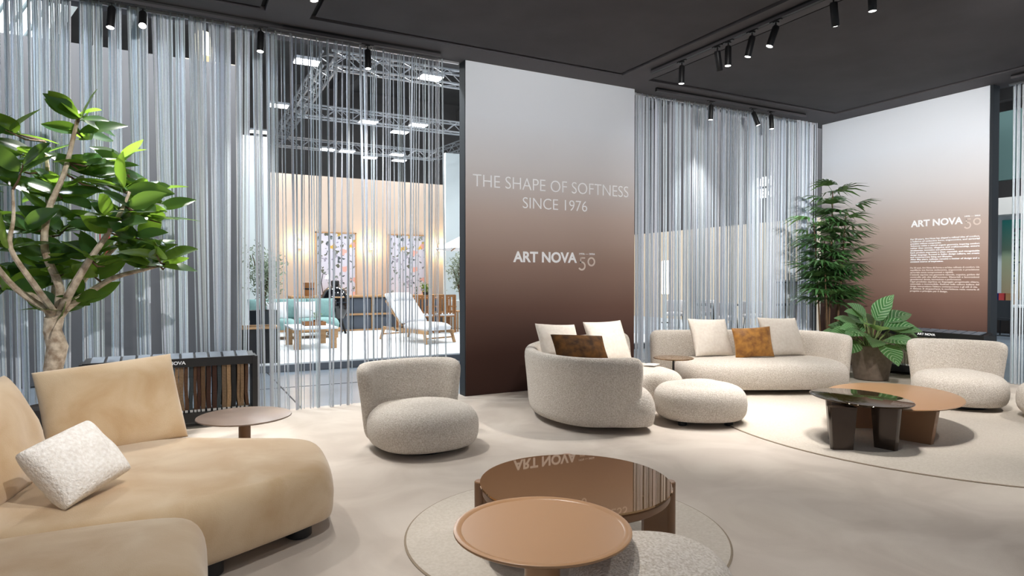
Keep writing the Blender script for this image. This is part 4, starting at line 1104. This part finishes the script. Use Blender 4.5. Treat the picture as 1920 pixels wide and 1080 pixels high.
# ------------------------------------------------------------------ stand behind the right curtain
M['sand'] = mat('sand_wall', srgb(206, 190, 170), .8); M['chairfab'] = mat('grey_beige_fabric', srgb(196, 190, 186), .9); M['bluefab'] = mat('blue_grey_fabric', srgb(134, 148, 164), .9)
structure(MB().box((13.6, 14.5, -.01), (5.6, 13, .05)).build('floor_stand', mat('pale_stand_floor', srgb(176, 184, 192), .5)))
structure(MB().box((16.1, 16.2, 1.6), (.2, 9.0, 3.2)).build('wall_sand', M['sand']))
M['fascia_dark'] = mat('dark_fascia', srgb(74, 72, 74), .85); M['glow_letter'] = mat('emissive_white_letter', (1, 1, 1), .5, emit=(.95, .98, 1), strength=2.2)  # white letters given emission so they read through the strands
bw = structure(MB().box((16.6, 15.0, 5.6), (.2, 14, 4.9)).build('wall_dark', M['fascia_dark']))
structure(MB().box((13.5, 20.6, 1.62), (5.2, .2, 3.24)).build('wall_back', M['sand']))
for s, z in (('BEN', 4.42), ('SEN', 4.05)):
    me = text_mesh('lettering', s, .36, M['glow_letter'], bold=.05, width=.60, extrude=.01)
    o = link('lettering', me, bw); o.matrix_world = Matrix.Translation((16.47, 14.55, z)) @ Matrix.Rotation(-PI/2, 4, 'Z') @ Matrix.Rotation(PI/2, 4, 'X')
    o['label'] = 'white capitals reading ' + s
def tub_chair(lab, loc, face, fab):
    t = thing('dining_chair', lab, 'chair', (*loc, .016), R(face + 90), 'chairs in the stand behind the right curtain')
    mb = MB(); puff(mb, superellipse(.27, .26, 2.6), puff_profile(.36, .48, .03, .06, .01), 40); mb.build('seat', fab, t, None)
    pts = [(.27*math.cos(R(a)), .05 + .24*math.sin(R(a))) for a in range(0, 181, 15)]
    mb = MB(); slab_sweep(mb, pts[::-1], .06, .46, .82, flare=.03, corner=.08, n=20, m=14); mb.build('backrest', fab, t, None)
    for s in (-1, 1):
        for q in (-1, 1): MB().bar((s*.2, q*.18, .38), (s*.23, q*.21, 0), .03).build('leg', M['black'], t)
tub_chair('pale tub chair beside the glowing floor lamp', (13.1, 14.6), -150, M['chairfab'])
tub_chair('pale tub chair in front of the sand wall, second from the lamp', (14.0, 14.2), -120, M['chairfab'])
tub_chair('pale tub chair above the left cream cushion', (13.0, 12.45), -110, M['chairfab'])
tub_chair('pale tub chair above the mustard cushion', (14.4, 12.8), -130, M['chairfab'])
tub_chair('blue-grey tub chair beside the palm', (14.5, 11.6), -140, M['bluefab'])
t = thing('stone_table', 'dark round dining table among the tub chairs', 'table', (13.7, 13.5, .016))
MB().lathe([(.02, .70), (.62, .70), (.64, .72), (.62, .74), (.02, .74)], 40).build('table_top', M['darkpot'], t); MB().lathe([(.28, 0), (.12, .10), (.10, .5), (.2, .70)], 28).build('pedestal', M['darkpot'], t)
t = thing('floor_lamp', 'tall floor lamp with a glowing ribbed cylinder shade behind the right curtain', 'floor lamp', (14.3, 16.3, .016))
sh = MB().lathe([(.13, .95), (.155, .97), (.155, 2.02), (.12, 2.05)], 28).build('lamp_shade', mat('paper_shade', (1, .93, .8), .6, emit=(1, .86, .62), strength=3.0), t)
for k in range(5): MB().lathe([(.156, 1.12 + .2*k), (.159, 1.125 + .2*k), (.156, 1.13 + .2*k)], 28).build('rib', M['oak'], sh)
MB().tube([(0, 0, .02), (0, 0, .96)], .015, 10).build('pole', M['black'], t); MB().lathe([(.16, 0), (.16, .02), (.02, .03)], 24).build('base', M['black'], t)
t = thing('shelf_screen', 'slim shelf unit with dark lines between curtain and palm', 'shelf', (10.9, 8.9, -.04))
for z in (.1, .55, 1.0, 1.45): MB().box((0, 0, z), (.9, .3, .03)).build('shelf_board', M['darkpot'], t)
for s in (-1, 1): MB().box((s*.45, 0, .77), (.03, .3, 1.5)).build('upright', M['sand'], t)
MB().box((0, .15, .77), (.9, .02, 1.46)).build('back_board', M['sand'], t)

# ------------------------------------------------------------------ stand seen past the right wall
structure(MB().box((22.6, 9.5, 5.55), (.15, 3.2, 2.1)).build('wall_teal', mat('teal_banner', srgb(72, 98, 96), .8)))
structure(MB().box((22.4, 9.5, 1.7), (.15, 3.4, 3.4)).build('wall_end', M['palewall']))
tag(MB().box((22.0, 9.6, 3.62), (.7, 3.4, .5)).build('fascia', mat('white_fascia', srgb(235, 232, 226), .6)), 'white lit fascia of the stand past the paragraph wall', 'fascia')
M['fade'] = ramp_mat('teal_beige_print', 'Z', [(0, srgb(170, 150, 120)), (.5, srgb(150, 160, 130)), (1, srgb(70, 170, 160))], lo=-1.2, hi=1.2)
bd = MB().box((0, 0, 0), (.06, .50, 2.4)).build('sign_board', M['fade']); bd.location = (22.29, 10.08, 2.05)
tag(bd, 'teal to beige sign board with vertical kriskadecor lettering', 'sign')
me = text_mesh('lettering', 'kriskadecor', .3, mat('dark_letter', srgb(30, 60, 60), .6), bold=.02, width=1.75)
o = link('lettering', me, bd); o.matrix_local = Matrix.Translation((-.034, -.02, .93)) @ Matrix.Rotation(-PI/2, 4, 'Z') @ Matrix.Rotation(PI/2, 4, 'X') @ Matrix.Rotation(-PI/2, 4, 'Z')
o['label'] = 'dark letters reading kriskadecor turned on their side'
t = thing('reception_desk', 'white topped desk past the paragraph wall', 'desk', (20.6, 9.15, -.04))
MB().box((0, 0, .76), (.9, 2.6, .05)).build('desk_top', M['whitefloor'], t); MB().box((.1, 0, .37), (.6, 2.4, .72)).build('desk_body', M['darkpot'], t)
for k, (c, l) in enumerate((((30, 60, 150), 'blue'), ((170, 50, 50), 'red'), ((150, 110, 70), 'tan'))):
    tag(MB().box((0, 0, .16), (.20, .13, .32)).build('folder', mat('folder_%d' % k, srgb(*c), .6)), l + ' folder standing on the white desk past the paragraph wall', 'folder').location = (20.75, 9.75 - .17*k, .745)
for k, (x, y) in enumerate(((19.5, 8.95), (19.7, 8.3))):
    t = thing('office_chair', ('dark chair at the white desk nearest the paragraph wall', 'dark chair at the white desk behind the right edge curtain')[k], 'chair', (x, y, -.04), R(90 + 20*k))
    MB().box((0, 0, .45), (.48, .46, .06)).build('seat', M['softblack'], t); MB().box((0, .22, .72), (.46, .05, .46)).build('backrest', M['softblack'], t)
    for s in (-1, 1):
        for q in (-1, 1): MB().bar((s*.2, q*.19, .43), (s*.22, q*.21, 0), .025).build('leg', M['black'], t)
